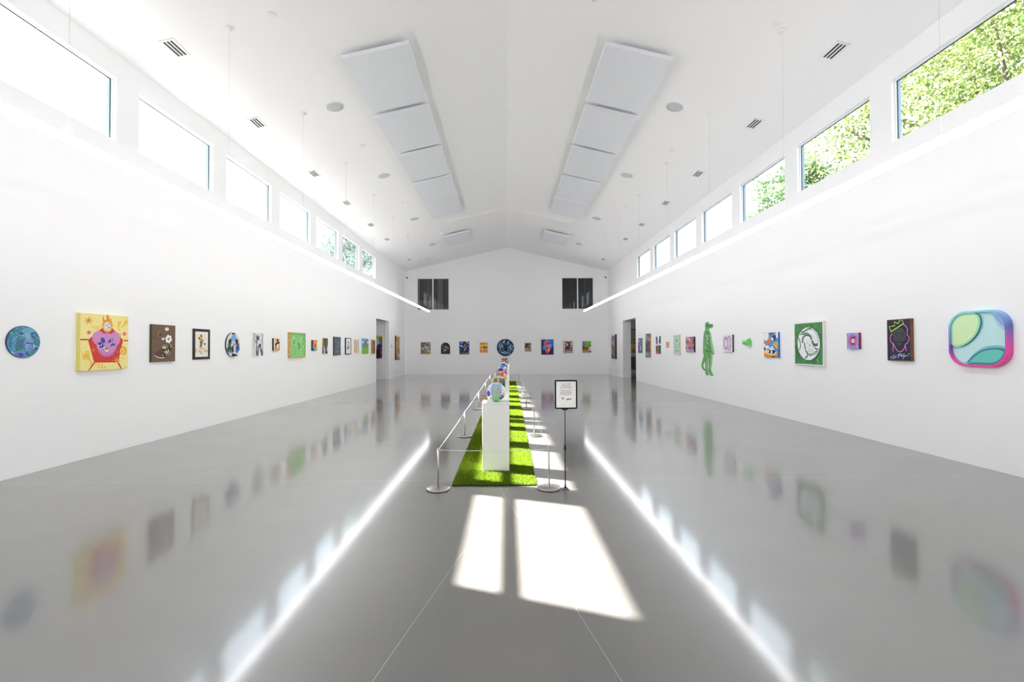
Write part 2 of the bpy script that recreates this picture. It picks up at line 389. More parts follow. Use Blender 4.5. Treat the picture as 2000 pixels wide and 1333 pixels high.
# side rooms seen through the two doorways
def room_box(name, x0, x1, y0, y1, z1, m, skip):
    b = MB()
    for k, q in {'x0': [(x0, y0, 0), (x0, y1, 0), (x0, y1, z1), (x0, y0, z1)], 'x1': [(x1, y0, 0), (x1, y1, 0), (x1, y1, z1), (x1, y0, z1)],
                 'y0': [(x0, y0, 0), (x1, y0, 0), (x1, y0, z1), (x0, y0, z1)], 'y1': [(x0, y1, 0), (x1, y1, 0), (x1, y1, z1), (x0, y1, z1)],
                 'z1': [(x0, y0, z1), (x1, y0, z1), (x1, y1, z1), (x0, y1, z1)]}.items():
        if k not in skip: b.add(q, [(0, 1, 2, 3)])
    return tag(b.build(name, m), kind='structure')
room_box('wall_left_passage', -8.6, -W-WT-0.002, 17.6, 21.835, 2.95, WALL, ('x1',))
tag(MB().box(-W-WT-0.012, -W-WT-0.002, 21.815, 21.835, 0.0, 2.665).build('trim_4', GASKET), kind='structure')
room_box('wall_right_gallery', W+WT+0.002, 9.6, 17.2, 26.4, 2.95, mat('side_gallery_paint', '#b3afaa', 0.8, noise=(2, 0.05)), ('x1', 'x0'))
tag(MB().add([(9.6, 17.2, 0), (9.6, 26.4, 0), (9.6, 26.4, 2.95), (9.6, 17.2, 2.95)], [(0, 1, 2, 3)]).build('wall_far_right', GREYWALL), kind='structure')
BOUNCECUT = mat('dark_bounce_cut', '#3c3c3d', 0.9, noise=(2, 0.1))  # unseen dark roof slabs added to stop sun bouncing onto the hall ceiling
tag(MB().box(-8.7, -W-WT-0.02, 17.5, 21.95, 2.96, 3.1).build('wall_left_bounce_roof', BOUNCECUT), kind='structure')
tag(MB().box(W+WT+0.02, 9.7, 17.1, 26.5, 2.96, 3.1).build('wall_right_bounce_roof', BOUNCECUT), kind='structure')
tag(MB().box(W+WT+0.001, 5.83, 22.08, 22.3, 0, 2.9).build('wall_right_return', WALL), kind='structure')

# ------------------------------------------------------------------ art tool: flat paint on a body, colours stored per corner
def smooth(P, n=6, closed=True):
    out = []; N = len(P)
    rng = range(N if closed else N-1)
    for i in rng:
        p = [P[(i+k-1) % N] if closed else P[min(max(i+k-1, 0), N-1)] for k in range(4)]
        for j in range(n):
            t = j/n
            out.append(tuple(0.5*((2*p[1][c])+(-p[0][c]+p[2][c])*t+(2*p[0][c]-5*p[1][c]+4*p[2][c]-p[3][c])*t*t+(-p[0][c]+3*p[1][c]-3*p[2][c]+p[3][c])*t**3) for c in (0, 1)))
    if not closed: out.append(P[-1])
    return out

def arc(cx, cy, rx, ry, a0=0, a1=360, n=24):
    return [(cx+rx*math.cos(math.radians(a0+(a1-a0)*i/n)), cy+ry*math.sin(math.radians(a0+(a1-a0)*i/n))) for i in range(n+(0 if a1-a0 == 360 else 1))]

def rrect(x0, x1, y0, y1, rx, ry, n=8):
    P = []
    for cx, cy, a in ((x1-rx, y1-ry, 0), (x0+rx, y1-ry, 90), (x0+rx, y0+ry, 180), (x1-rx, y0+ry, 270)):
        P += [(cx+rx*math.cos(math.radians(a+90*i/n)), cy+ry*math.sin(math.radians(a+90*i/n))) for i in range(n+1)]
    return P

class Art:
    """u to the right, v up, both 0..1 over w x h metres; layers stack outward in hair-thin steps of paint"""
    def __init__(s, w, h, q=None, clip='rect'):
        s.w, s.h = w, h; s.V = []; s.F = []; s.C = []; s.z = 0.0; s.q = q; s.clip = clip; s.ox = s.oy = 0.0; s.sx = s.sy = 1.0
    def uv(s, p):
        """map a traced point (crop pixels) to u, v when a trace quad is given: (xl, xr, top_l, top_r, bottom_l, bottom_r)"""
        if s.q is None: return p
        xl, xr, tl, tr, bl_, br_ = s.q; u = (p[0]-xl)/(xr-xl); t = tl+(tr-tl)*u; b = bl_+(br_-bl_)*u
        return (u, 1-(p[1]-t)/(b-t))
    def _clip(s, u, v):
        if s.clip == 'rect': return min(max(u, 0), 1), min(max(v, 0), 1)
        if s.clip == 'disc':
            du, dv = u-0.5, v-0.5; r = math.hypot(du, dv)
            if r > 0.492: du, dv = du*0.492/r, dv*0.492/r
            return 0.5+du, 0.5+dv
        return u, v
    def colr(s, c, u, v):
        if callable(c): c = c(u, v)
        return lin(c) if isinstance(c, str) else (*c[:3], 1)
    def face(s, pts3, cols):
        k = len(s.V); s.V += pts3; s.F.append(tuple(range(k, k+len(pts3)))); s.C.append(cols)
    def poly(s, P, c, raw=False, step=0.00002):
        P = [s._clip(*(p if raw else s.uv(p))) for p in P]
        s.z += step
        P3 = [Vector((p[0]*s.w, p[1]*s.h, 0)) for p in P]
        for t in tessellate_polygon([P3]):
            a, b, d = (P3[i] for i in t)
            if (b-a).cross(d-a).z < 0: t = (t[0], t[2], t[1])
            elif abs((b-a).cross(d-a).z) < 1e-10: continue
            s.face([(P3[i].x-s.w/2, P3[i].y, s.z) for i in t], [s.colr(c, *P[i]) for i in t])
        return s
    def circ(s, cx, cy, r, c, ry=None, n=20, rot=0):
        """r in the same units as the trace (or in u; ry then defaults so the circle is round)"""
        if ry is None: ry = r*(s.w/s.h) if s.q is None else r
        a = math.radians(rot); P = []
        for x, y in arc(0, 0, r, ry, n=n):
            P.append((cx+x*math.cos(a)-y*math.sin(a), cy+x*math.sin(a)+y*math.cos(a)))
        return s.poly(P, c)
    def line(s, P, wd, c, closed=False, sm=0, flatcap=False):
        if sm: P = smooth(P, sm, closed)
        if closed: P = list(P)+[P[0]]
        P = [s.uv(p) for p in P]; Q = [(p[0]*s.w, p[1]*s.h) for p in P]
        s.z += 0.00002; hw = wd/2
        L_, R_ = [], []
        for i, p in enumerate(Q):
            a = Q[max(i-1, 0)]; b = Q[min(i+1, len(Q)-1)]
            dx, dy = b[0]-a[0], b[1]-a[1]; l = math.hypot(dx, dy) or 1; nx, ny = -dy/l*hw, dx/l*hw
            L_.append((p[0]+nx, p[1]+ny)); R_.append((p[0]-nx, p[1]-ny))
        for i in range(len(Q)-1):
            quad = [R_[i], R_[i+1], L_[i+1], L_[i]]
            quad = [s._clip(x/s.w, y/s.h) for x, y in quad]
            s.face([(u*s.w-s.w/2, v*s.h, s.z) for u, v in quad], [s.colr(c, u, v) for u, v in quad])
        return s
    def star(s, cx, cy, r1, r2_, n, c, rot=90):
        P = []
        for i in range(2*n):
            a = math.radians(rot+180*i/n); r = r1 if i % 2 == 0 else r2_
            P.append((cx+r*math.cos(a), cy+(1 if s.q is None else -1)*r*math.sin(a)*(s.w/s.h if s.q is None else 1)))
        return s.poly(P, c)
    def scatter(s, n, pal, rmin, rmax, seed, box=(0, 1, 0, 1), kind='blob', asp=1.0):
        R = random.Random(seed)
        for _ in range(n):
            cx, cy = R.uniform(box[0], box[1]), R.uniform(box[2], box[3]); r = R.uniform(rmin, rmax); c = R.choice(pal)
            a0 = R.uniform(0, 6.28)
            if kind == 'blob':
                m_ = R.randint(5, 8); P = []
                for i in range(m_):
                    a = a0+6.28*i/m_; rr = r*R.uniform(0.6, 1.2); P.append((cx+rr*math.cos(a), cy+rr*math.sin(a)*s.w/s.h*asp))
                P = smooth(P, 3)
            elif kind == 'poly':
                m_ = R.randint(3, 5); P = []
                for i in range(m_):
                    a = a0+6.28*i/m_; rr = r*R.uniform(0.7, 1.2); P.append((cx+rr*math.cos(a), cy+rr*math.sin(a)*s.w/s.h*asp))
            else:
                P = []
                dx, dy = r*math.cos(a0), r*math.sin(a0)*s.w/s.h*asp; t = R.uniform(0.12, 0.3)
                P = [(cx-dx, cy-dy), (cx-dy*t, cy+dx*t), (cx+dx, cy+dy), (cx+dy*t, cy-dx*t)]
            P = [(min(max(x, box[0]-0.02), box[1]+0.02), min(max(y, box[2]-0.02), box[3]+0.02)) for x, y in P]
            q = s.q; s.q = None; s.poly(P, c); s.q = q
        return s
    def text(s, string, cx, cy, size, c, shear=0.0, bold=0.0, stretch=1.0):
        """size in metres, centre at u, v"""
        cu = bpy.data.curves.new('t', 'FONT'); cu.body = string; cu.size = size; cu.align_x = 'CENTER'; cu.resolution_u = 2
        cu.shear = shear; cu.offset = bold; cu.space_character = 1.0
        o = bpy.data.objects.new('t', cu); me = o.to_mesh()
        s.z += 0.00004
        vs = [(v.co.x*stretch, v.co.y) for v in me.vertices]
        for p in me.polygons:
            k = [(vs[i][0]+cx*s.w-s.w/2, vs[i][1]+cy*s.h-size*0.35, s.z) for i in p.vertices]
            s.face(k, [s.colr(c, 0, 0)]*len(k))
        o.to_mesh_clear(); bpy.data.objects.remove(o); bpy.data.curves.remove(cu)
        return s
    def solid(s, outline, d, side, front, back0=0.0, raw=True):
        """prism under the paint, from back0 to d; sets the paint level to d"""
        P = [(p if raw else s.uv(p)) for p in outline]
        P3 = [Vector((p[0]*s.w, p[1]*s.h, 0)) for p in P]
        area = sum(P3[i].x*P3[(i+1) % len(P3)].y-P3[(i+1) % len(P3)].x*P3[i].y for i in range(len(P3)))
        if area < 0: P3.reverse(); P.reverse()
        for t in tessellate_polygon([P3]):
            a, b, e = (P3[i] for i in t)
            if (b-a).cross(e-a).z < 0: t = (t[0], t[2], t[1])
            s.face([(P3[i].x-s.w/2, P3[i].y, d) for i in t], [s.colr(front, *P[i]) for i in t])
            s.face([(P3[i].x-s.w/2, P3[i].y, back0) for i in t[::-1]], [s.colr(side, *P[i]) for i in t])
        n = len(P3)
        for i in range(n):
            j = (i+1) % n
            s.face([(P3[i].x-s.w/2, P3[i].y, back0), (P3[j].x-s.w/2, P3[j].y, back0), (P3[j].x-s.w/2, P3[j].y, d), (P3[i].x-s.w/2, P3[i].y, d)],
                   [s.colr(side, *P[i]), s.colr(side, *P[j]), s.colr(side, *P[j]), s.colr(side, *P[i])])
        s.z = d
        return s
    def canvas(s, d, side, front):
        return s.solid([(0, 0), (1, 0), (1, 1), (0, 1)], d, side, front)
    def build(s, name, m=None, parent=None):
        me = bpy.data.meshes.new(name); me.from_pydata(s.V, [], s.F); me.update()
        at = me.color_attributes.new('Col', 'FLOAT_COLOR', 'CORNER')
        flat = np.array([x for f in s.C for c in f for x in c], dtype=np.float32)
        at.data.foreach_set('color', flat)
        return link(name, me, m or PAINT, parent)

def hang(o, wall, pos, z, gap=0.0):
    """put an artwork frame on a wall: pos = coordinate of its centre along the wall, z = bottom edge"""
    if wall == 'L': X, Z, t = (0, 1, 0), (1, 0, 0), (-W+gap, pos, z)
    elif wall == 'R': X, Z, t = (0, -1, 0), (-1, 0, 0), (W-gap, pos, z)
    else: X, Z, t = (1, 0, 0), (0, -1, 0), (pos, D-gap, z)
    X, Z = Vector(X), Vector(Z); m_ = Matrix((X, Vector((0, 0, 1)), Z)).transposed().to_4x4(); m_.translation = t
    o.matrix_world = m_
    return o

def frame_ring(w, h, bar, d0, d1, m, parent, name='frame', label=None):
    b = MB(); x0, x1 = -w/2, w/2
    def trap(P):  # P: four (x, y) of one mitred bar
        V = [(x, y, z) for z in (d0, d1) for x, y in P]
        b.add(V, [(3, 2, 1, 0), (4, 5, 6, 7), (0, 1, 5, 4), (1, 2, 6, 5), (2, 3, 7, 6), (3, 0, 4, 7)])
    i0, i1, j0, j1 = x0+bar, x1-bar, bar, h-bar
    trap([(x0, 0), (x1, 0), (i1, j0), (i0, j0)]); trap([(x1, 0), (x1, h), (i1, j1), (i1, j0)])
    trap([(x1, h), (x0, h), (i0, j1), (i1, j1)]); trap([(x0, h), (x0, 0), (i0, j0), (i0, j1)])
    o = b.build(name, m, parent)
    if label: o['label'] = label
    return o

ARTCAT = 'painting'
def flat_piece(art, wall, y0, y1, z0, label, name='painting', cat=ARTCAT, m=None, group=None):
    o = art.build(name, m); hang(o, wall, (y0+y1)/2, z0, 0.001)
    return tag(o, label, cat, group)

def framed_piece(art, wall, y0, y1, z0, w, h, bar, d, m, label, recess=0.012, name='framed_picture', cat='framed picture', partlabel=None):
    e = empty(name); hang(e, wall, (y0+y1)/2, z0, 0.001)
    frame_ring(w, h, bar, 0.0, d, m, e, label=partlabel)
    p = art.build('picture', None, e); p.location = (0, bar, d-recess-art.z0)
    return tag(e, label, cat)

# ------------------------------------------------------------------ artworks on the left wall (near to far)
def disc_outline(n=64): return arc(0.5, 0.5, 0.5, 0.5, n=n)

# blue round footballer
a = Art(0.366, 0.358, (168, 1040, 207, 207, 1065, 1065), clip='disc')
a.solid(disc_outline(), 0.016, '#27365e', '#3f7f98')
a.poly(smooth([(200, 600), (260, 480), (330, 450), (400, 520), (420, 640), (400, 850), (300, 880), (200, 820), (175, 700)]), '#4d93b4')
a.poly(smooth([(230, 600), (270, 480), (310, 470), (300, 640), (280, 820), (230, 760)]), '#3a789d')
a.poly(smooth([(180, 450), (200, 360), (260, 300), (350, 250), (330, 330), (260, 420), (230, 520), (190, 590)]), '#3d5f7d')
a.poly(smooth([(430, 600), (560, 570), (600, 620), (590, 760), (520, 850), (430, 860), (380, 770)]), '#3c6f86')
a.poly(smooth([(560, 320), (620, 280), (730, 235), (850, 280), (880, 330), (800, 400), (790, 500), (850, 600), (840, 670), (720, 660), (610, 650), (640, 560), (600, 450)]), '#6f9fc3')
a.poly(smooth([(640, 420), (720, 400), (780, 460), (760, 560), (690, 560), (640, 500)]), '#81a9d0')
a.poly(smooth([(600, 640), (700, 660), (840, 680), (880, 730), (820, 860), (650, 850), (620, 780), (585, 700)]), '#6482c4')
a.poly([(620, 650), (660, 730), (640, 800), (690, 850), (720, 760), (780, 690)], '#8aa5dc').poly([(780, 690), (840, 700), (820, 860), (740, 855)], '#7590d0')
a.poly([(850, 690), (920, 740), (1010, 780), (1000, 810), (920, 760), (860, 830), (830, 850)], '#8fb6dd').poly([(910, 770), (990, 800), (960, 865), (860, 850)], '#2b5273')
a.line([(880, 820), (960, 850)], 0.006, '#5b9ab8').line([(820, 690), (840, 780), (815, 855)], 0.006, '#2a2f5d')
a.poly([(480, 430), (520, 390), (580, 400), (590, 430), (540, 460), (470, 500), (390, 590), (340, 640), (300, 650), (400, 540)], '#3a3f78')
a.line([(250, 655), (310, 630), (370, 570), (450, 480), (500, 440)], 0.013, '#7ba6ce').line([(240, 660), (300, 650), (340, 640)], 0.008, '#36346c').line([(340, 630), (370, 665)], 0.005, '#7ba6ce')
a.poly([(785, 390), (850, 385), (830, 430), (860, 460), (940, 510), (1000, 545), (940, 545), (860, 520), (800, 470)], '#42438a')
a.line([(830, 440), (900, 490), (960, 530), (1020, 550)], 0.006, '#8db6dc').line([(1010, 560), (1030, 580)], 0.005, '#8db6dc')
a.poly([(620, 650), (700, 650), (830, 670), (850, 655), (820, 690), (760, 680), (700, 690)], '#34407e')
a.poly(smooth([(250, 900), (330, 905), (380, 1000), (440, 1040), (330, 990)]), '#9ec3e4')
a.poly(smooth([(370, 920), (500, 905), (640, 915), (690, 960), (720, 1030), (560, 1060), (420, 1040), (365, 990)]), '#5b78bd')
a.poly(smooth([(480, 930), (560, 940), (590, 1000), (530, 1040), (480, 1010)]), '#454d9c').line([(360, 915), (520, 905), (650, 925)], 0.004, '#b1cdea')
a.poly([(640, 900), (700, 950), (760, 980), (740, 1020), (700, 990), (650, 930)], '#2b2d5c')
for P in ([(375, 270), (440, 290), (510, 320), (440, 305), (375, 290)], [(240, 400), (280, 370), (330, 420), (350, 445), (280, 430)], [(250, 455), (290, 475), (265, 490)],
          [(370, 390), (430, 405), (460, 430), (400, 420)], [(350, 430), (430, 450), (620, 520), (600, 450), (560, 440), (470, 465), (400, 455)], [(460, 500), (540, 510), (640, 560), (560, 540)],
          [(440, 550), (520, 575), (470, 570)], [(530, 305), (560, 320), (570, 360), (545, 340)], [(510, 240), (600, 245), (655, 270), (600, 265)], [(470, 355), (540, 360), (560, 378), (500, 372)],
          [(710, 320), (870, 320), (900, 340), (800, 375), (715, 355)], [(700, 550), (820, 560), (855, 575), (830, 600), (760, 580)], [(500, 855), (600, 865), (730, 860), (800, 900), (790, 920), (740, 880), (560, 880)],
          [(450, 820), (490, 830), (460, 840)], [(560, 825), (630, 840), (580, 845)], [(710, 935), (790, 950), (780, 970), (740, 960)], [(660, 290), (700, 300), (690, 325)], [(420, 255), (450, 258), (440, 275)]):
    a.poly(P, '#5fc4b4')
flat_piece(a, 'L', 5.157, 5.523, 1.314, 'round blue and teal painting of a running footballer, nearest on the left wall', name='round_painting')

# yellow pentagon bear canvas
a = Art(0.749, 0.736, (208, 1095, 152, 225, 1240, 1195))
a.canvas(0.052, '#e9dd79', '#f2e394')
RED, OR, PK, NV, YL = '#d0342b', '#e88d12', '#cf8cc4', '#23459b', '#f0b51c'
a.line([(680, 150), (690, 420)], 0.022, RED).line([(120, 652), (345, 655)], 0.018, RED).line([(1000, 672), (1100, 674)], 0.018, RED)
a.line([(450, 1085), (355, 1235)], 0.022, RED).line([(890, 1080), (960, 1200)], 0.022, RED)
a.poly([(688, 330), (1008, 668), (905, 1082), (446, 1088), (322, 668)], '#f2e394').poly([(688, 348), (990, 662), (895, 1080), (446, 1086), (335, 660)], RED)
a.circ(520, 620, 112, PK, 130).circ(835, 640, 100, PK, 132)
a.poly(smooth([(540, 570), (600, 545), (680, 535), (760, 550), (850, 600), (868, 700), (860, 800), (820, 900), (750, 960), (670, 975), (590, 955), (520, 880), (490, 780), (480, 680)]), PK)
a.poly(smooth([(500, 820), (540, 860), (600, 905), (680, 930), (760, 905), (830, 850), (858, 810), (820, 900), (750, 960), (670, 975), (590, 955), (530, 895)]), '#c46fb1')
a.circ(602, 667, 36, NV, 56, rot=-25).circ(728, 682, 24, NV, 42, rot=28).line([(765, 630), (790, 640), (780, 680), (760, 695)], 0.012, NV)
a.poly([(485, 708), (520, 715), (528, 695), (550, 712), (556, 682), (580, 715), (610, 735), (600, 745), (632, 775), (640, 800), (600, 800), (560, 812), (520, 790), (540, 770), (510, 760), (525, 740)], NV)
a.circ(532, 770, 13, '#f2e394', 15).circ(572, 758, 12, '#f2e394', 16).circ(622, 800, 14, '#f2e394', 18)
a.poly([(716, 800), (745, 760), (760, 730), (772, 745), (780, 705), (798, 735), (812, 715), (818, 735), (845, 720), (828, 750), (818, 775), (790, 765), (750, 778)], NV)
a.poly([(650, 802), (672, 812), (695, 800), (690, 818), (672, 830), (655, 818)], NV)
a.poly(smooth([(612, 840), (645, 838), (672, 852), (700, 838), (728, 835), (725, 865), (700, 892), (650, 892), (620, 870)]), NV)
a.poly(smooth([(622, 846), (650, 845), (672, 860), (700, 845), (722, 843), (712, 872), (690, 884), (655, 884), (632, 866)]), '#f7eda8')
a.poly(smooth([(588, 400), (600, 330), (590, 260), (610, 210), (612, 260), (640, 290), (665, 270), (660, 230), (685, 205), (690, 250), (705, 215), (715, 255), (735, 260), (728, 295), (745, 300), (750, 265), (762, 275), (758, 310), (775, 360), (772, 410)]), OR)
a.circ(682, 410, 93, '#f2ae17', 108).circ(680, 408, 68, '#c4cdee', 84).circ(684, 380, 34, '#f7eda8', 40).circ(665, 430, 18, '#f7eda8', 22).circ(712, 450, 24, '#f7eda8', 22)
a.line([(660, 365), (685, 410)], 0.010, NV).line([(700, 345), (720, 385)], 0.010, NV).line([(690, 430), (705, 440), (720, 425)], 0.012, NV)
a.star(345, 298, 92, 26, 7, '#e38b14').star(432, 850, 58, 18, 7, '#e0761a').star(870, 1040, 98, 26, 7, '#e8900f', rot=80)
for x in (408, 447, 486, 524, 560): a.circ(x, 416, 11, YL, 12)
for x in (447, 486, 524): a.circ(x, 455, 11, YL, 12)
for x in (478, 532, 590): a.circ(x, 1122, 16, YL, 17)
for x in (532, 587, 641): a.circ(x, 1170, 16, YL, 17)
a.poly([(888, 318), (948, 325), (880, 465)], '#f0b92a').poly([(1055, 285), (1086, 335), (936, 448)], '#f0b92a').circ(908, 470, 11, OR, 12).circ(980, 1002, 11, OR, 12)
for x, y in ((345, 522), (1012, 550)):
    a.circ(x, y, 34, '#e08a92', 36).circ(x+8, y+2, 18, '#d4606f', 20).circ(x+34, y-4, 14, '#e08a92', 14).circ(x-4, y-34, 10, '#e08a92', 12)
a.line(arc(922, 572, 20, 26, -120, 120, 10), 0.014, YL)
for x, y in ((320, 895), (345, 940), (335, 1000), (275, 1000), (262, 948)): a.circ(x, y, 27, YL, 32).circ(x, y, 12, '#f2e394', 15)
a.circ(300, 960, 24, YL, 26).line([(350, 990), (385, 1060), (392, 1140)], 0.018, YL, sm=4)
a.poly(smooth([(858, 858), (900, 880), (925, 870), (930, 820), (985, 782), (1045, 815), (1055, 880), (1020, 938), (960, 935), (925, 905), (885, 905)]), '#d0711b')
a.circ(985, 865, 52, '#f7eda8', 66).circ(983, 862, 38, YL, 50).circ(985, 850, 16, '#f6cf55', 20)
a.line([(1022, 1172), (1070, 1172)], 0.006, '#b6a04d')
flat_piece(a, 'L', 5.999, 6.747, 1.134, 'large pale yellow square canvas with a pink bear face on a red pentagon', name='canvas_painting')

# brown boot with white flowers
a = Art(0.505, 0.579, (222, 828, 178, 222, 1178, 1152))
a.canvas(0.035, '#3c4a2a', '#6f5340')
a.scatter(26, ['#735743', '#6a4e3b', '#78593f'], 0.03, 0.09, 4)
a.poly(smooth([(298, 970), (320, 925), (370, 900), (430, 880), (480, 860), (520, 800), (560, 770), (620, 790), (680, 720), (710, 660), (725, 740), (720, 830), (710, 900), (640, 970), (560, 1020), (560, 1060), (480, 1075), (380, 1050), (310, 1010)]), '#2f2722')
a.poly(smooth([(320, 950), (380, 915), (450, 920), (480, 990), (470, 1040), (380, 1035), (320, 1000)]), '#54402f')
a.poly(smooth([(410, 850), (470, 830), (540, 860), (560, 920), (500, 950), (440, 900)]), '#3b3a22').line([(420, 860), (480, 900), (540, 940)], 0.005, '#8b8a3a')
a.poly(smooth([(510, 715), (600, 720), (640, 750), (625, 800), (580, 840), (540, 810), (520, 760)]), '#7d7a22').poly(smooth([(700, 640), (740, 680), (770, 670), (740, 720), (700, 700)]), '#5b632a')
a.poly([(500, 750), (570, 760), (560, 830), (480, 805)], '#e6e2da').circ(528, 775, 20, '#b0692a', 22)
a.line([(300, 1000), (350, 1040), (430, 1062), (540, 1055)], 0.011, '#f3ede4', sm=4)
for p, q in (((540, 890), (605, 975)), ((580, 870), (640, 942)), ((630, 845), (662, 905))): a.line([p, q], 0.016, '#fbf7ee')
a.line([(710, 700), (712, 760), (695, 795)], 0.012, '#e7e2d6', sm=3).line([(640, 975), (690, 930), (700, 890)], 0.006, '#d8d2c8')
a.circ(498, 995, 16, '#d4937b', 20).circ(470, 985, 12, '#8d4a32', 14)
for cx, cy, r in ((645, 570, 68), (598, 310, 40), (500, 565, 28)):
    for k in range(6 if r > 50 else 5):
        an = math.radians(k*(60 if r > 50 else 72)+15); a.circ(cx+r*0.85*math.cos(an), cy+r*1.15*math.sin(an)*(0.9 if r > 50 else 0.55), r*0.48, '#e9efe8' if k % 2 else '#f7faf5', r*0.62)
    a.circ(cx, cy, r*0.22, '#8d9357', r*0.26)
a.circ(425, 450, 30, '#2b2420', 40).circ(400, 420, 22, '#8a7028', 22).line([(395, 420), (365, 365)], 0.004, '#a9a39a').line([(425, 400), (420, 365)], 0.004, '#a9a39a').line([(372, 450), (378, 495)], 0.004, '#a59a6a')
for x, y in ((280, 430), (545, 410), (735, 310), (270, 875), (790, 820), (730, 1055), (700, 1050)): a.circ(x, y, 7, '#9c6a3a', 8)
a.line([(765, 1108), (790, 1115)], 0.004, '#cfc2b5')
flat_piece(a, 'L', 7.219, 7.724, 1.209, 'dark brown canvas of a striped boot filled with white flowers and a bee', name='canvas_painting')

# framed watercolour footballer
a = Art(0.449-0.09, 0.536-0.09, (232, 668, 250, 268, 1088, 1078)); a.z0 = 0.006
a.canvas(0.006, '#f4f1ec', '#f7f5f1')
a.poly([(250, 290), (640, 300), (625, 1055), (240, 1060)], '#f1ebdd')
a.scatter(22, ['#f3e2bd', '#f6e9c8', '#efe4d4', '#efd9a6'], 0.05, 0.13, 12, (0.08, 0.9, 0.1, 0.9))
a.circ(435, 395, 34, '#d9431b', 52).circ(455, 415, 22, '#b8341c', 30).circ(375, 440, 16, '#ea6a3a', 20).circ(430, 465, 22, '#f07c28', 20)
a.poly(smooth([(330, 450), (400, 460), (410, 500), (360, 515)]), '#55883a').circ(365, 490, 18, '#2f4a35', 18)
a.poly(smooth([(390, 500), (460, 490), (490, 540), (530, 560), (500, 600), (480, 640), (400, 640), (385, 570)]), '#8fb84a').poly(smooth([(440, 500), (490, 530), (470, 560)]), '#3d6a2c').circ(443, 572, 18, '#ef5a25', 22)
a.poly(smooth([(395, 590), (480, 600), (450, 640), (400, 640)]), '#3f6b2d').poly(smooth([(415, 640), (470, 640), (465, 700), (440, 780), (400, 780), (385, 720)]), '#5e5a80')
a.line([(430, 660), (410, 760)], 0.006, '#c9c4d8').line([(455, 650), (445, 740)], 0.005, '#2f2c4b')
a.poly([(360, 770), (390, 770), (400, 860), (380, 830)], '#f08a2c').poly([(430, 795), (500, 800), (505, 825), (435, 835)], '#f08a2c').circ(530, 825, 12, '#5b5377', 18)
a.line([(428, 870), (430, 930), (405, 970)], 0.012, '#6a6286', sm=3).line([(425, 1000), (445, 960), (490, 1010)], 0.010, '#5a8f3c')
for x, y in ((300, 560), (340, 560), (290, 640), (325, 660), (275, 730), (315, 730), (265, 790), (305, 800), (290, 850), (330, 880)): a.line([(x, y), (x-12, y+35)], 0.0045, '#4d4a63')
a.circ(560, 665, 34, '#8f7fae', 46).circ(540, 650, 14, '#63507f', 18)
for x, y, c in ((245, 900, '#9dc06d'), (380, 900, '#79a950'), (570, 890, '#79a950'), (635, 890, '#a9c97e')): a.circ(x, y, 16, c, 45)
for x, y in ((280, 930), (335, 960), (515, 900), (600, 950), (340, 1010)): a.line([(x, y-30), (x+8, y), (x-4, y+25)], 0.006, '#b98a63')
for x, y in ((610, 720), (620, 780), (500, 740), (600, 830)): a.line([(x, y-25), (x-16, y+25)], 0.0035, '#8c8a96')
framed_piece(a, 'L', 8.198, 8.647, 1.225, 0.449, 0.536, 0.045, 0.020, BLACKWOOD, 'black framed loose watercolour of a red-haired footballer on cream paper', 0.008)

# soccer ball tondo with little ledge and screen
a = Art(0.478, 0.482, (172, 650, 158, 158, 965, 965), clip='disc')
a.solid(disc_outline(), 0.024, '#15130f', '#d8d6d6')
a.poly([(340, 165), (420, 155), (490, 180), (470, 212), (375, 222)], '#26231f')
a.poly([(385, 222), (470, 212), (510, 330), (470, 432), (375, 438), (332, 330)], '#6ea9dc')
a.poly([(325, 340), (368, 440), (320, 575), (248, 565), (248, 420)], '#242220').poly([(510, 340), (580, 405), (585, 560), (525, 570), (470, 440)], '#242220')
a.poly([(172, 650), (225, 690), (270, 900), (200, 800)], '#1b1a18').poly([(560, 830), (600, 720), (648, 650), (640, 740)], '#1b1a18')
a.poly(smooth([(240, 590), (320, 570), (360, 660), (370, 760), (340, 830), (260, 800), (220, 700)]), '#20614a').poly([(232, 620), (330, 660), (350, 720), (240, 690)], '#4b1f38').poly([(250, 720), (340, 760), (330, 810), (260, 790)], '#2c8b45')
a.poly([(290, 575), (330, 590), (330, 640), (300, 620)], '#2f7fb5').poly([(260, 800), (350, 780), (370, 830), (290, 835)], '#5aa2dc').poly([(350, 700), (385, 740), (360, 800), (335, 740)], '#6687d6')
a.poly(smooth([(500, 580), (560, 550), (620, 600), (610, 720), (560, 820), (490, 800), (485, 680)]), '#3f62a5').poly([(520, 620), (600, 640), (590, 700), (530, 740)], '#22365f').line([(610, 650), (590, 740), (560, 810)], 0.010, '#4d86e8')
a.circ(455, 545, 30, '#8d6b74', 38).circ(605, 545, 16, '#7d5348', 26).poly([(200, 520), (240, 535), (235, 575), (215, 590)], '#4f9a2f')
a.poly([(350, 440), (470, 440), (510, 560), (490, 590), (370, 600), (335, 570)], '#cfcdce').circ(455, 545, 24, '#7d5f69', 34)
t = a.build('ball_face'); e = empty('soccer_ball_relief'); hang(e, 'L', 9.373, 1.248, 0.001); t.parent = e
s_ = MB().box(-0.042, 0.062, 0.098, 0.205, 0.025, 0.042); s_.build('screen_body', BLACK, e)
a = Art(0.072, 0.158); a.solid(rrect(0, 1, 0, 1, 0.05, 0.03), 0.004, '#dfe6ee', '#f4f8fc')
for v, hh in ((0.62, 0.2), (0.28, 0.24)): a.poly([(0.12, v), (0.88, v), (0.88, v+hh), (0.12, v+hh)], '#9fbbe6').poly([(0.45, v), (0.55, v), (0.55, v+hh), (0.45, v+hh)], '#dfe9f7')
p = a.build('screen', GLOSSPAINT, e); p.location = (0.012, 0.062, 0.042)
MB().box(-0.05, 0.075, 0.018, 0.034, 0.024, 0.075).build('ledge', BLACK, e)
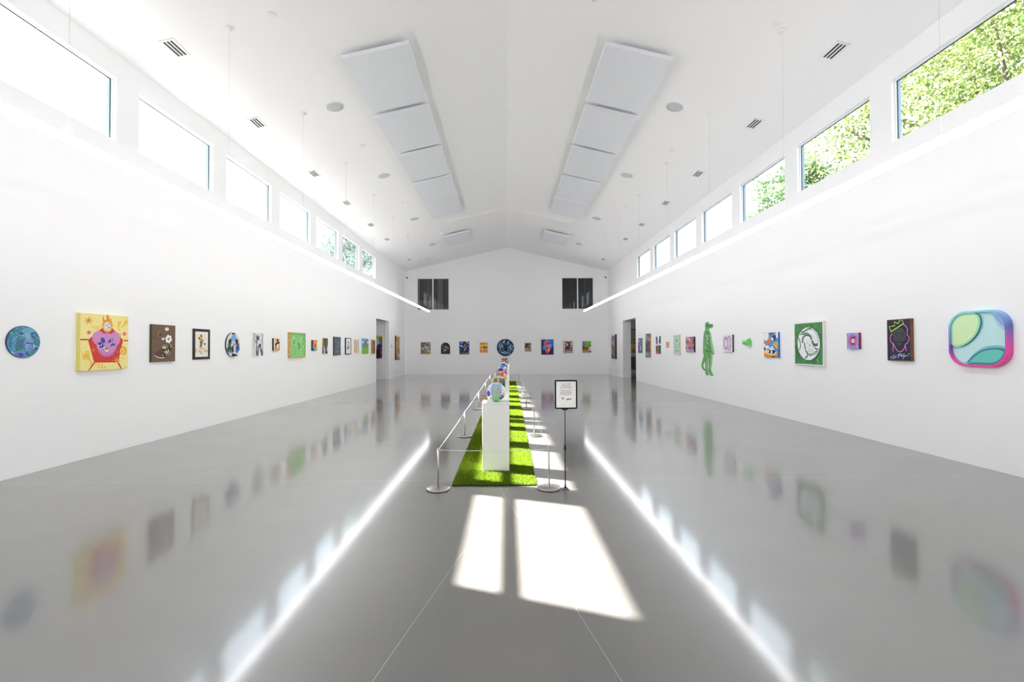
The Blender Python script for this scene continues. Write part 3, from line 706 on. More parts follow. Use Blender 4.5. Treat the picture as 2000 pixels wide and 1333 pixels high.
MB().box(-0.04, 0.065, 0.034, 0.062, 0.025, 0.05).build('bracket', BLACK, e)
MB().box(-0.028, 0.052, 0.205, 0.225, 0.025, 0.045).build('bracket', BLACK, e)
tag(e, 'round black and white soccer ball relief with blue panel, small screen and ledge', 'wall sculpture')

# monochrome juggling feet
a = Art(0.406, 0.492, (1085, 1400, 182, 190, 928, 915))
a.canvas(0.032, '#e9e6e4', '#d8d6dd')
a.scatter(26, ['#dedce2', '#cfccd6', '#e6e4ea', '#c4c1cc'], 0.08, 0.2, 5)
a.poly([(1085, 182), (1130, 184), (1110, 560), (1085, 700)], '#bcb9c4').poly([(1360, 190), (1400, 190), (1400, 900), (1380, 600)], '#b5b2be')
a.poly(smooth([(1140, 260), (1200, 250), (1290, 400), (1270, 440), (1200, 330)]), '#c5c2cc')
a.circ(1220, 345, 48, '#45434b', 82).circ(1210, 320, 20, '#74717c', 34).circ(1236, 372, 14, '#2c2a31', 26)
a.poly(smooth([(1145, 440), (1170, 420), (1210, 450), (1215, 500), (1200, 600), (1260, 640), (1255, 780), (1240, 910), (1190, 925), (1165, 800), (1170, 620), (1150, 500)]), '#77747f')
a.poly(smooth([(1160, 480), (1190, 500), (1190, 620), (1170, 600)]), '#a19eaa').poly(smooth([(1190, 650), (1240, 660), (1230, 760), (1195, 740)]), '#a5a2ad').poly(smooth([(1175, 800), (1205, 790), (1210, 915), (1185, 915)]), '#4f4c58').line([(1150, 435), (1180, 425), (1212, 465)], 0.012, '#2c2931')
a.poly(smooth([(1255, 570), (1290, 530), (1330, 560), (1330, 620), (1380, 700), (1395, 800), (1390, 910), (1340, 910), (1320, 800), (1290, 680), (1260, 640)]), '#8b8894')
a.circ(1290, 585, 40, '#3d3b43', 55).poly(smooth([(1300, 700), (1340, 720), (1370, 800), (1385, 900), (1350, 900), (1320, 800)]), '#4a4752').poly(smooth([(1330, 640), (1370, 680), (1370, 740), (1335, 700)]), '#b2afba')
flat_piece(a, 'L', 10.097, 10.503, 1.257, 'monochrome grey canvas of knees and a ball in white edges', name='canvas_painting')

# small orange and black
a = Art(0.296, 0.291, (1745, 1945, 350, 355, 758, 752))
a.canvas(0.035, '#0c0c0c', '#f6e3b0')
a.scatter(14, ['#f4a259', '#f28a3a', '#f7c98a', '#f9ecc4', '#e9742c'], 0.1, 0.22, 8)
a.poly(smooth([(1840, 370), (1890, 380), (1910, 450), (1930, 480), (1890, 560), (1840, 580), (1860, 640), (1820, 620), (1780, 540), (1850, 460)]), '#33262c').poly(smooth([(1870, 440), (1900, 470), (1880, 520)]), '#6b5a63')
a.poly(smooth([(1840, 560), (1900, 540), (1890, 600), (1850, 640)]), '#fdf3e2').poly([(1780, 600), (1820, 640), (1810, 700), (1775, 690)], '#a8438f').poly([(1890, 600), (1930, 560), (1930, 700), (1895, 690)], '#f28b45').circ(1930, 505, 14, '#5ab0e8', 26)
for x in range(1775, 1935, 24): a.line([(x, 750), (x+6, 680)], 0.012, '#3b2a28')
for x in range(1790, 1935, 40): a.circ(x, 715, 12, '#c96d9e', 18)
flat_piece(a, 'L', 10.973, 11.270, 1.363, 'small orange and black expressive portrait canvas beside the oak framed green work', name='canvas_painting')

# green cut-outs in deep oak frame
a = Art(0.904-0.036, 0.635-0.036, (195, 705, 170, 205, 965, 940)); a.z0 = 0.006
a.canvas(0.006, '#67c06a', '#7ccc76')
a.line([(200, 200), (700, 235)], 0.02, '#6fc46a').line([(200, 935), (690, 905)], 0.03, '#8cd683')
G1, G2, G3, G4 = '#bfd9b2', '#9fd491', '#a6c96f', '#4f9a50'
for (x0, y0, x1, y1, wd, c) in ((265, 285, 240, 480, .03, G3), (285, 410, 262, 600, .045, G1), (375, 300, 350, 450, .03, G3), (410, 380, 385, 560, .05, G2), (245, 640, 240, 860, .035, G2), (315, 610, 308, 860, .05, G3),
        (405, 610, 430, 700, .05, G2), (455, 600, 420, 860, .05, G2), (410, 620, 415, 730, .035, G3), (500, 690, 492, 860, .035, G3), (565, 700, 548, 860, .055, G1), (640, 600, 645, 680, .045, G1), (640, 760, 645, 850, .03, G2),
        (545, 290, 500, 390, .04, G2), (500, 380, 560, 520, .05, G2), (615, 560, 600, 720, .05, G3), (585, 380, 620, 490, .05, G1), (440, 370, 470, 560, .04, '#69b868')):
    a.line([(x0, y0), (x1, y1)], wd, c)
for (x, y, rx, ry, c, r) in ((315, 335, 34, 66, G1, 0), (443, 340, 26, 52, G3, 0), (590, 345, 34, 62, G1, 12), (315, 480, 20, 75, G4, 0), (485, 560, 26, 80, G4, -8), (480, 660, 22, 60, '#5aa65a', 8), (635, 400, 14, 118, '#5fae5d', -14), (480, 445, 14, 38, '#d3e6c8', 0), (375, 575, 40, 24, G1, 40), (520, 415, 20, 30, G3, 0), (545, 640, 10, 22, '#2f7d37', 0), (605, 680, 18, 60, G3, 0)):
    a.circ(x, y, rx, c, ry, rot=r)
framed_piece(a, 'L', 11.748, 12.653, 1.186, 0.904, 0.635, 0.018, 0.059, OAK, 'bright green collage of cut shapes in a deep pale oak frame', 0.012)

# small red / yellow portrait
a = Art(0.309, 0.289, (925, 1068, 412, 418, 750, 745))
a.canvas(0.035, '#0d0d0d', '#e8421c')
a.poly([(925, 420), (1068, 418), (1068, 540), (1000, 600)], '#f06a20').poly([(925, 600), (985, 600), (1000, 750), (925, 750)], '#3ca0d8').poly([(1010, 620), (1068, 580), (1068, 745), (1020, 745)], '#e9de2f').poly([(925, 690), (960, 700), (990, 750), (925, 750)], '#1d1f2a').circ(1045, 715, 20, '#6d6a1c', 28)
a.circ(1003, 575, 55, '#f7dc35', 125).circ(1003, 575, 42, '#ef7a3c', 100).circ(1003, 630, 38, '#4a3e96', 62).circ(1003, 640, 20, '#a99ccb', 30).poly([(985, 700), (1015, 700), (1010, 750), (985, 750)], '#5bc3ea').circ(935, 500, 12, '#b5172b', 70)
flat_piece(a, 'L', 13.161, 13.470, 1.358, 'small red orange portrait with a yellow oval halo and black canvas edges', name='canvas_painting')

# boot canvas with gilded upper half
a = Art(0.335, 0.463, (1280, 1420, 345, 352, 855, 845))
a.canvas(0.036, lambda u, v: '#d9b23e' if v > 0.5 else '#17120f', '#3f4a28')
a.poly([(1280, 345), (1420, 352), (1420, 372), (1280, 366)], '#c99a4c').scatter(14, ['#47532c', '#37431f', '#50592f'], 0.08, 0.2, 3, (0, 1, 0.5, 0.93))
a.line([(1282, 440), (1400, 580)], 0.008, '#b8b27a').poly([(1280, 595), (1420, 590), (1420, 845), (1280, 855)], '#cfcdd8')
a.poly(smooth([(1300, 600), (1400, 590), (1385, 700), (1400, 780), (1415, 830), (1360, 850), (1300, 848), (1330, 740)]), '#4b4852').poly([(1320, 600), (1350, 600), (1355, 780), (1335, 800)], '#77747f').circ(1310, 815, 16, '#e4e2ea', 26).poly([(1340, 830), (1415, 815), (1415, 850), (1340, 850)], '#2a2830')
flat_piece(a, 'L', 13.942, 14.276, 1.263, 'narrow canvas, dark green upper half with gold edge above a grey boot', name='canvas_painting')

# dark grey canvas with blue and pink strokes
a = Art(0.602, 0.585, (1620, 1840, 302, 318, 908, 898))
a.canvas(0.029, '#1d1219', '#55605f')
a.scatter(40, ['#5b6665', '#4c5757', '#606b66', '#535a60'], 0.06, 0.16, 21)
for P, c, w_ in (([(1640, 460), (1690, 440), (1730, 500), (1760, 470)], '#5d93a8', .03), ([(1700, 610), (1780, 480), (1820, 560), (1790, 600)], '#4d6f9c', .04), ([(1700, 600), (1770, 500), (1785, 530)], '#c98a80', .02), ([(1740, 740), (1750, 620), (1820, 590), (1830, 700)], '#5a90b0', .03),
        ([(1660, 690), (1690, 640), (1720, 620)], '#6fa3a8', .02), ([(1690, 800), (1730, 760), (1770, 790), (1800, 740)], '#6a8fa8', .03), ([(1680, 680), (1740, 700), (1780, 800), (1720, 830)], '#80667c', .05), ([(1750, 420), (1790, 400), (1800, 470)], '#527f9a', .03), ([(1800, 640), (1830, 690)], '#3f5f8f', .03), ([(1740, 430), (1745, 520)], '#7d6272', .03)):
    a.line(P, w_, c, sm=5)
flat_piece(a, 'L', 14.804, 15.406, 1.198, 'tall dark grey canvas with thin blue and pink figure strokes', name='canvas_painting')

# black framed ink drawing
a = Art(0.538-0.05, 0.558-0.05); a.z0 = 0.006
a.canvas(0.006, '#f2f1f0', '#f4f3f4')
a.poly([(0.04, 0.03), (0.96, 0.03), (0.96, 0.97), (0.04, 0.97)], '#ebeaed')
a.scatter(14, ['#c9c6cf', '#dad8de'], 0.03, 0.07, 2, (0.25, 0.75, 0.3, 0.8))
for x, y, r in ((.5, .78, .06), (.42, .74, .04), (.6, .72, .05), (.28, .36, .06), (.36, .30, .05), (.5, .42, .08), (.62, .45, .06), (.55, .33, .05), (.7, .38, .05), (.45, .5, .04)): a.circ(x, y, r, '#37353f' if r > .05 else '#5e5b68')
for P in ([(.5, .8), (.55, .66), (.7, .62)], [(.42, .62), (.5, .56), (.62, .6), (.72, .56)], [(.3, .3), (.45, .24), (.5, .2)], [(.2, .45), (.3, .3)]): a.line(P, .012, '#2c2a33', sm=4)
framed_piece(a, 'L', 15.880, 16.418, 1.213, 0.538, 0.558, 0.025, 0.036, BLACKWOOD, 'thin black framed ink drawing with scattered dark figures on white', 0.01)

# oak framed yellow figure on blue
a = Art(0.397-0.04, 0.468-0.04); a.z0 = 0.006
a.canvas(0.006, '#e9e8f0', '#e6e5f0')
a.poly([(.16, .08), (.84, .08), (.84, .9), (.16, .9)], '#a9cbea').poly([(.16, .08), (.84, .08), (.84, .14), (.16, .14)], '#e6e5f0')
a.circ(.5, .26, .26, '#f2c433').poly([(.36, .3), (.64, .3), (.6, .62), (.55, .72), (.45, .72), (.4, .6)], '#e9c13a').circ(.5, .66, .1, '#d9b44a').circ(.5, .55, .05, '#7ba6c8')
framed_piece(a, 'L', 16.872, 17.270, 1.256, 0.397, 0.468, 0.020, 0.036, OAK, 'small oak framed picture of a yellow bell shape on pale blue', 0.01)

# landscape with face and three posts
a = Art(0.827, 0.589)
a.canvas(0.015, '#7fb7d8', '#4aa3d8')
a.poly([(0, .5), (1, .53), (1, 0), (0, 0)], '#7cc63e').poly([(0, .52), (1, .56), (1, .60), (0, .56)], '#3a3f6a').poly([(0, .4), (1, .42), (1, .5), (0, .5)], '#5aa83a')
a.poly(smooth([(0, .75), (.12, .8), (.25, .78), (.33, .88), (.3, .74), (.12, .69), (0, .7)]), '#f1ead2').poly(smooth([(.75, .8), (.9, .78), (1, .9), (1, .72), (.85, .68)]), '#f1ead2').poly([(0, .9), (1, .95), (1, 1), (0, 1)], '#63b4e6')
a.poly(smooth([(.42, .85), (.5, .92), (.62, .88), (.7, .76), (.68, .64), (.6, .56), (.5, .56), (.43, .66)]), '#c9664e').poly(smooth([(.48, .62), (.6, .6), (.62, .7), (.5, .7)]), '#8d2f2c').poly([(.52, .56), (.64, .56), (.62, .42), (.54, .42)], '#4d2c22')
for x in (.27, .56, .85): a.line([(x, .08), (x, .52)], .035, '#37471f').circ(x, .5, .05, '#b9c6a5').circ(x, .46, .03, '#2b3a1b').line([(x-.06, .05), (x-.06, .35)], .02, '#a6dc6a')
flat_piece(a, 'L', 17.718, 18.545, 1.204, 'landscape canvas of blue sky, green field, red face and three posts', name='canvas_painting')

# walnut framed carving
a = Art(0.407-0.09, 0.566-0.09); a.z0 = 0.006
a.canvas(0.006, '#76665a', '#6f6259')
a.scatter(60, ['#a89c92', '#5a4d45', '#c2b9ae', '#4b3d37', '#8d8178'], 0.04, 0.12, 31, kind='poly')
framed_piece(a, 'L', 18.964, 19.371, 1.193, 0.407, 0.566, 0.045, 0.055, wood('amber_wood', '#9a6420', '#c48a35'), 'amber wood box framed grey mosaic work beside the left doorway', 0.02)

# corridor painting
a = Art(1.3, 1.06)
a.canvas(0.03, '#8d6e3a', '#b9b08c')
a.poly([(0, 0), (.84, 0), (.84, 1), (0, 1)], '#a9c0a6').poly([(.5, .7), (.83, .74), (.84, .98), (.6, 1)], '#a08f96')
a.poly(smooth([(.80, .58), (.88, .60), (.91, .70), (.86, .80), (.80, .84)]), '#a8d6d0').poly([(.82, .84), (.90, .98), (.86, 1), (.80, .9)], '#b5cfae')
a.poly([(.885, .80), (.965, .80), (.965, .94), (.885, .94)], '#6f6a4a').poly([(.885, .45), (.965, .45), (.965, .90), (.885, .90)], '#8f8752').poly([(.87, .94), (1, .94), (1, 1), (.85, 1)], '#e8dc3a').poly([(.965, .4), (1, .4), (1, .94), (.965, .94)], '#96602c')
for x in (.90, .92, .94): a.line([(x, .46), (x, .92)], .006, '#6f6a3f')
a.poly([(0, 0), (1, 0), (1, .40), (.8, .44), (0, .45)], '#43222a').circ(.895, .52, .085, '#372a78').poly([(.79, .36), (.83, .36), (.84, .46), (.79, .46)], '#b01530')
a.poly([(.80, 0), (.87, .03), (.86, .10), (.80, .12)], '#1f2547').circ(.985, .26, .045, '#8e6a90', .10).poly([(.90, 0), (1, 0), (1, .14), (.94, .08)], '#a05ab5').circ(.99, .50, .022, '#7a4fc0', .09)
o = a.build('passage_painting'); X = Vector((1, 0, 0)); Z = Vector((0, -1, 0)); m_ = Matrix((X, Vector((0, 0, 1)), Z)).transposed().to_4x4(); m_.translation = (-5.755-0.65, 21.833, 0.95); o.matrix_world = m_
tag(o, 'large painting of purple, maroon and yellow shapes seen through the left doorway', ARTCAT)

# tall ochre canvas near the corner
a = Art(0.829, 1.196)
a.canvas(0.057, '#2b3a17', '#c9a24e')
a.poly([(0, .96), (1, .96), (1, 1), (0, 1)], '#d9d6e2').scatter(16, ['#d9b03e', '#c98a3c', '#b5905a', '#e0a83c', '#b87748'], 0.1, 0.26, 17, (0, 1, .2, .94))
a.poly([(0, 0), (1, 0), (1, .12), (.5, .2), (0, .28)], '#6f6b62').poly([(.7, .5), (1, .4), (1, .93), (.8, .9)], '#e3bb3d')
for x, y, r, c in ((.2, .84, .1, '#4c4a58'), (.42, .8, .07, '#5f5b68'), (.5, .6, .08, '#3d3570'), (.62, .72, .07, '#554a6a'), (.3, .62, .1, '#e08c3c'), (.55, .3, .12, '#55405a'), (.75, .45, .1, '#2f3a36'), (.85, .5, .06, '#d8dcd2'), (.3, .22, .08, '#b394c4'), (.55, .2, .1, '#e8a63c'), (.68, .12, .1, '#dfe2ea'), (.15, .4, .12, '#c5714a')):
    a.poly(smooth([(x-r, y), (x-r*.2, y+r), (x+r, y+r*.4), (x+r*.5, y-r*.8)]), c)
flat_piece(a, 'L', 23.001, 23.830, 0.845, 'tall ochre and grey abstract canvas on the left wall past the doorway', name='canvas_painting')

# small wall text by the passage
a = Art(0.30, 0.16); a.solid([(0, 0), (1, 0), (1, 1), (0, 1)], 0.003, '#e8e7e6', '#e6e5e4')
a.poly([(.05, .92), (.36, .92), (.2, .35)], '#6b6470').poly([(.42, .92), (.6, .92), (.6, .4), (.42, .4)], '#b5b1b8').poly([(.66, .92), (.96, .92), (.96, .8), (.78, .4), (.66, .4)], '#a99496').line([(.04, .1), (.96, .1)], 0.012, '#cfcccb')
flat_piece(a, 'L', 22.16, 22.46, 1.42, 'tiny white wall panel with small grey marks beside the ochre canvas', name='wall_label', cat='wall label')

# ------------------------------------------------------------------ artworks on the back wall (left to right)
a = Art(0.533-0.036, 0.641-0.036); a.z0 = 0.006
a.canvas(0.006, '#4b5b5a', '#6d7f80')
a.scatter(90, ['#1f2c3a', '#e8e4da', '#c94c4c', '#2f6fae', '#d9b53c', '#3d7d5a', '#8fa6b5', '#31353a', '#7d4a55', '#cfd6d8'], 0.04, 0.13, 41, kind='poly')
a.poly([(.42, .78), (.55, .8), (.55, .62), (.42, .62)], '#e8c92e').circ(.62, .5, .15, '#b9b3a8').poly([(.4, 0), (.6, 0), (.58, .1), (.42, .1)], '#e09a1f').poly([(0, .9), (.35, .9), (.35, 1), (0, 1)], '#3a8a5c').poly([(.05, .62), (.25, .66), (.2, .88), (.06, .85)], '#b33038').poly([(.44, .82), (.6, .82), (.6, .95), (.44, .95)], '#2c62a4')
framed_piece(a, 'B', -4.608, -4.075, 1.102, 0.533, 0.641, 0.018, 0.03, OAK, 'busy multicoloured collage in a thin oak frame, leftmost on the back wall', 0.008)

a = Art(0.486, 0.608, clip='none')
arch = [(0, 0), (1, 0)]+[(0.5+0.5*math.cos(math.radians(t)), 0.6+0.4*math.sin(math.radians(t))) for t in range(0, 181, 9)]
a.solid(arch, 0.03, '#161213', '#2d2526')
a.poly([(0, 0), (1, 0), (1, .06), (0, .06)], '#120d10')
for x, y, r, c in ((.42, .5, .15, '#77793a'), (.45, .5, .11, '#2d2526'), (.56, .62, .09, '#aeb6bd'), (.52, .36, .12, '#7f8a86'), (.7, .52, .1, '#b07a52'), (.8, .5, .07, '#c79a6e'), (.6, .5, .09, '#4c4a3a'), (.2, .72, .05, '#b6a8ae'), (.17, .45, .04, '#c0a9b3'), (.35, .26, .06, '#e3d4dc'), (.42, .82, .07, '#2e3d2e')): a.circ(x, y, r, c)
a.line(arc(.55, .48, .22, .2, 60, 300, 14), .01, '#8a8c4a')
flat_piece(a, 'B', -3.527, -3.04, 1.109, 'black arch-topped panel with a small still life cluster, on the back wall', name='arched_painting')

a = Art(0.544, 0.694)
a.canvas(0.03, '#e8e6e6', '#2b4f9e')
a.scatter(18, ['#1d2b6b', '#3a6fc0', '#5f95d6', '#233a86', '#16215a'], 0.1, 0.22, 6)
a.poly([(0, 0), (1, 0), (1, .3), (0, .35)], '#4a7cc0')
for P in ([(.1, .88), (.3, .92), (.4, .84)], [(.62, .9), (.85, .92), (.92, .78)], [(.05, .66), (.22, .7), (.36, .6)], [(.8, .7), (.95, .6)]): a.line(P, .035, '#9cc4e6', sm=4)
a.poly(smooth([(.3, .72), (.42, .9), (.6, .95), (.72, .8), (.66, .62), (.5, .58), (.36, .62)]), '#191c22').poly(smooth([(.44, .62), (.5, .8), (.64, .82), (.66, .68), (.58, .56)]), '#b5604a').poly(smooth([(.46, .58), (.56, .6), (.54, .44), (.44, .46)]), '#b0664e')
a.poly(smooth([(.1, .3), (.22, .52), (.4, .56), (.5, .44), (.62, .56), (.82, .4), (.9, .22), (.75, .06), (.25, .04), (.1, .14)]), '#252c38')
a.poly(smooth([(.2, .66), (.26, .7), (.38, .56), (.34, .54)]), '#cfe0ee').poly(smooth([(.55, .4), (.66, .52), (.7, .48), (.5, .26), (.46, .3)]), '#bcd6ea').poly(smooth([(.3, .16), (.6, .1), (.8, .2), (.78, .06), (.6, .03), (.3, .08)]), '#b06048')
flat_piece(a, 'B', -2.548, -2.005, 1.077, 'blue canvas of a curly-haired person in a dark jacket with folded arms', name='canvas_painting')

a = Art(0.413, 0.521)
a.canvas(0.025, '#e8c890', '#f0a02c')
for v0, v1, c in ((0, .16, '#e8801f'), (.16, .3, '#f0a428'), (.3, .42, '#f5cc2c'), (.56, .74, '#f7d42e'), (.74, .86, '#f2a52a'), (.86, 1, '#e67f22')): a.poly([(0, v0), (1, v0+.02), (1, v1+.02), (0, v1)], c)
a.scatter(14, ['#e2601a', '#f5d04a', '#f3b32c'], .04, .1, 3).poly([(.02, .46), (.98, .48), (.98, .6), (.02, .58)], '#352c22').circ(.22, .54, .13, '#c9963a').poly([(.12, .45), (.36, .46), (.38, .68), (.14, .64)], '#e2b04c')
a.poly(smooth([(.25, .3), (.5, .45), (.62, .38), (.45, .12)]), '#cfc3e0').poly(smooth([(.45, .42), (.62, .4), (.55, .25)]), '#d63c3a').poly(smooth([(.6, .78), (.7, .92), (.82, .88), (.7, .8)]), '#e3dcee').poly([(.56, .72), (.66, .78), (.6, .84)], '#c63434')
flat_piece(a, 'B', -1.443, -1.03, 1.177, 'small yellow and orange banded canvas with a dark stripe on the back wall', name='canvas_painting')

a = Art(0.912, 0.912, clip='disc')
a.solid(disc_outline(72), 0.04, '#10141a', '#171b21')
R_ = random.Random(5)
for i in range(95):
    rr = 0.10+0.33*math.sqrt(R_.random()); an = R_.uniform(0, 6.28); x, y = .5+rr*math.cos(an), .5+rr*math.sin(an)
    a.circ(x, y, R_.uniform(.018, .05), R_.choice(['#7ea9da', '#6a97cc', '#8fb6e2', '#5d86bb']), R_.uniform(.025, .06), n=10, rot=R_.uniform(0, 180))
for i in range(60):
    rr = 0.42*math.sqrt(R_.random()); an = R_.uniform(0, 6.28); x, y = .5+rr*math.cos(an), .5+rr*math.sin(an); dx, dy = R_.uniform(-.05, .05), R_.uniform(-.05, .05)
    a.line([(x-dx, y-dy), (x+dy*.4, y-dx*.4), (x+dx, y+dy)], .009, R_.choice(['#1c232c', '#2f4a70']), sm=3)
flat_piece(a, 'B', -0.533, 0.379, 0.981, 'large round black painting packed with pale blue marks, centre of the back wall', name='round_painting')

a = Art(0.344, 0.472)
a.canvas(0.025, '#c9968c', '#4f7f74')
a.poly([(0, 0), (1, 0), (1, .24), (0, .28)], '#b98a72').scatter(16, ['#e3c4a4', '#7d8f9c', '#c9785a', '#4a4550', '#d8d2b8'], .05, .1, 14, (0, 1, 0, .26))
a.poly(smooth([(.08, .4), (.12, .75), (.35, .92), (.62, .85), (.6, .6), (.45, .4), (.2, .32)]), '#39232a').poly(smooth([(.35, .55), (.45, .75), (.62, .74), (.62, .55), (.5, .42)]), '#9a5a4a').poly([(.12, .28), (.42, .28), (.4, .42), (.16, .4)], '#e0a0a8').poly([(.76, .3), (.98, .3), (.98, .75), (.8, .7)], '#d0a25c').poly([(0, .9), (1, .9), (1, 1), (0, 1)], '#c47c60').circ(.8, .5, .08, '#2f3436')
flat_piece(a, 'B', 0.964, 1.308, 1.217, 'small canvas of a dark-haired face in profile on teal and pink', name='canvas_painting')

a = Art(0.654-0.04, 0.811-0.04); a.z0 = 0.006
a.canvas(0.006, '#1f3d86', '#2a62b8')
a.poly([(0, 0), (.2, 0), (.25, 1), (0, 1)], '#23357e').poly([(.3, .7), (1, .6), (1, 1), (.3, 1)], '#2f7fcf').poly([(0, 0), (1, 0), (1, .22), (0, .3)], '#231f52').poly([(.8, .2), (1, .2), (1, .45), (.85, .5)], '#2a1f5c')
a.poly(smooth([(.1, .35), (.2, .7), (.32, .6), (.28, .4)]), '#3fa3d0').poly(smooth([(.7, .6), (.85, .7), (.85, .5), (.7, .45)]), '#5bb0d8')
for x, y, r, c in ((.3, .8, .12, '#f0562c'), (.42, .86, .1, '#f7862c'), (.55, .84, .1, '#f07ac0'), (.5, .75, .14, '#6a3fb0'), (.45, .68, .13, '#ef4a34'), (.42, .6, .1, '#e8409a'), (.7, .58, .13, '#f070b8'), (.66, .46, .13, '#e85aa8'), (.4, .48, .1, '#5fd0c0'), (.55, .52, .09, '#8fe0d0'), (.5, .44, .1, '#4a2a86'), (.33, .5, .08, '#e040a0'), (.47, .24, .18, '#e83a9a'), (.58, .26, .13, '#f5a02c'), (.5, .14, .1, '#f0486a'), (.62, .36, .06, '#f7e05a'), (.4, .34, .08, '#f050a8')):
    a.poly(smooth([(x-r, y), (x-r*.3, y+r*.9), (x+r*.8, y+r*.5), (x+r*.9, y-r*.4), (x, y-r)]), c)
framed_piece(a, 'B', 1.854, 2.507, 1.047, 0.654, 0.811, 0.020, 0.03, mat('navy_stained_wood', '#1c2c52', 0.5, noise=(20, 0.1)), 'navy framed vivid pink and orange figure on bright blue', 0.008)

a = Art(0.498-0.036, 0.638-0.036); a.z0 = 0.006
a.canvas(0.006, '#d9b6ae', '#dcbab2')
for P, w_ in (([(.2, .92), (.5, .86), (.85, .9)], .07), ([(.25, .8), (.2, .6), (.4, .4)], .05), ([(.5, .85), (.62, .65), (.5, .5)], .06), ([(.7, .8), (.75, .6), (.95, .55)], .05), ([(.15, .25), (.35, .45), (.6, .45)], .09), ([(.3, .1), (.45, .35), (.7, .3)], .07), ([(.75, .45), (.9, .3), (.8, .1)], .06), ([(.5, .1), (.6, .25), (.75, .12)], .05), ([(.1, .12), (.25, .08)], .06), ([(.4, .55), (.55, .6)], .08), ([(.6, .5), (.75, .4)], .07)):
    a.line(P, w_, '#312830', sm=4)
a.line([(.35, .7), (.45, .55)], .03, '#8d7a9c').line([(.2, .3), (.3, .2)], .02, '#5f7d9c')
framed_piece(a, 'B', 3.041, 3.539, 1.139, 0.498, 0.638, 0.018, 0.03, wood('grey_wood', '#6b5f5c', '#8c7f7a'), 'grey framed dusty pink picture with thick dark brush strokes', 0.008)

a = Art(0.465, 0.622)
a.canvas(0.025, '#b07cc0', '#7cc948')
a.poly([(0, .76), (.3, .76), (.3, 1), (0, 1)], '#b47fcf').circ(.15, .88, .07, '#3b2a50').poly([(0, .52), (.3, .52), (.3, .76), (0, .76)], '#2f9a72').poly([(0, .2), (.72, .2), (.72, .52), (0, .52)], '#1f1512').poly(smooth([(.02, .28), (.3, .5), (.7, .46), (.66, .26), (.3, .2)]), '#c9322a')
a.poly([(.72, .2), (1, .2), (1, .5), (.72, .5)], '#efe9e6').circ(.85, .38, .05, '#2d2a2a').poly([(.74, 0), (1, 0), (1, .2), (.74, .2)], '#b47fcf').circ(.87, .1, .08, '#3b2550')
for x in (.14, .37, .6): a.circ(x, .1, .09, '#4f9a2c')
R_ = random.Random(9)
for i in range(34): a.circ(R_.uniform(.34, .96), R_.uniform(.55, .97), R_.uniform(.02, .045), '#1f2a18')
flat_piece(a, 'B', 4.064, 4.529, 1.14, 'patchwork canvas of lime, purple, red and dotted squares, rightmost on the back wall', name='canvas_painting')

# ------------------------------------------------------------------ artworks on the right wall (near to far)
# rounded relief tile in greens with a blue to pink rim
def rim(u, v):
    k = min(max(v*1.05+0.25*(1-u)-0.12, 0), 1)
    stops = [(0, (.90, .05, .36)), (.22, (.85, .06, .40)), (.42, (.28, .07, .42)), (.62, (.10, .16, .50)), (.85, (.20, .36, .72)), (1.0, (.28, .68, .78))]
    for i in range(len(stops)-1):
        if k <= stops[i+1][0]:
            t = (k-stops[i][0])/(stops[i+1][0]-stops[i][0]); return tuple(stops[i][1][c]*(1-t)+stops[i+1][1][c]*t for c in range(3))
    return stops[-1][1]
def rimside(u, v): r = rim(u, v); return r
w_, h_ = 0.688, 0.653
RO = rrect(0, 1, 0, 1, 0.30, 0.30, 14)
e = empty('rounded_relief_tile'); hang(e, 'R', 5.031+0.344, 1.162, 0.001)
a = Art(w_, h_, clip='none')
RI = rrect(0.042, 0.958, 0.042, 0.958, 0.265, 0.265, 14)
n = len(RO); T = 0.062
P2 = lambda p, z: (p[0]*w_-w_/2, p[1]*h_, z)
for i in range(n):
    j = (i+1) % n
    a.face([P2(RO[i], 0), P2(RO[j], 0), P2(RO[j], T-.012), P2(RO[i], T-.012)], [(*rimside(*RO[i]), 1), (*rimside(*RO[j]), 1)]*1+[(*rimside(*RO[j]), 1), (*rimside(*RO[i]), 1)])
    RM = lambda p: (0.5+(p[0]-.5)*.985, 0.5+(p[1]-.5)*.985)
    a.face([P2(RO[i], T-.012), P2(RO[j], T-.012), P2(RM(RO[j]), T), P2(RM(RO[i]), T)], [(*rim(*RO[i]), 1), (*rim(*RO[j]), 1), (*rim(*RO[j]), 1), (*rim(*RO[i]), 1)])
    a.face([P2(RM(RO[i]), T), P2(RM(RO[j]), T), P2(RI[j], T), P2(RI[i], T)], [(*rim(*RO[i]), 1), (*rim(*RO[j]), 1), (*rim(*RO[j]), 1), (*rim(*RO[i]), 1)])
    a.face([P2(RI[i], T), P2(RI[j], T), P2(RI[j], T-.035), P2(RI[i], T-.035)], [(*rim(*RO[i]), 1), (*rim(*RO[j]), 1), (*rim(*RO[j]), 1), (*rim(*RO[i]), 1)])
o = a.build('rim', GLOSSPAINT, e); o['label'] = 'glossy rim shading from turquoise to pink'
Q = (100, 1165, 165, 125, 1140, 1195)
a = Art(w_, h_, Q, clip='none')
a.solid(RI, T-.030, '#2b4d6b', '#a9d8ea')
a.poly(rrect(0.06, 0.94, 0.06, 0.94, 0.24, 0.24, 10), '#c3e8ea', raw=True)
a.poly(smooth([(560, 195), (705, 240), (730, 360), (700, 480), (620, 620), (500, 730), (340, 820), (200, 830), (130, 770), (330, 700), (600, 500)]), '#a9d8ec')
a.poly(smooth([(370, 1140), (470, 1000), (600, 880), (740, 805), (900, 785), (1040, 800), (1130, 850), (1130, 960), (900, 900), (600, 1000), (450, 1140)]), '#88bfd8')
a.poly(smooth([(850, 165), (910, 190), (960, 330), (1050, 430), (1125, 500), (1060, 520), (960, 430), (890, 280)]), '#a9d8ec')
o = a.build('pale_blue_field', GLOSSPAINT, e)
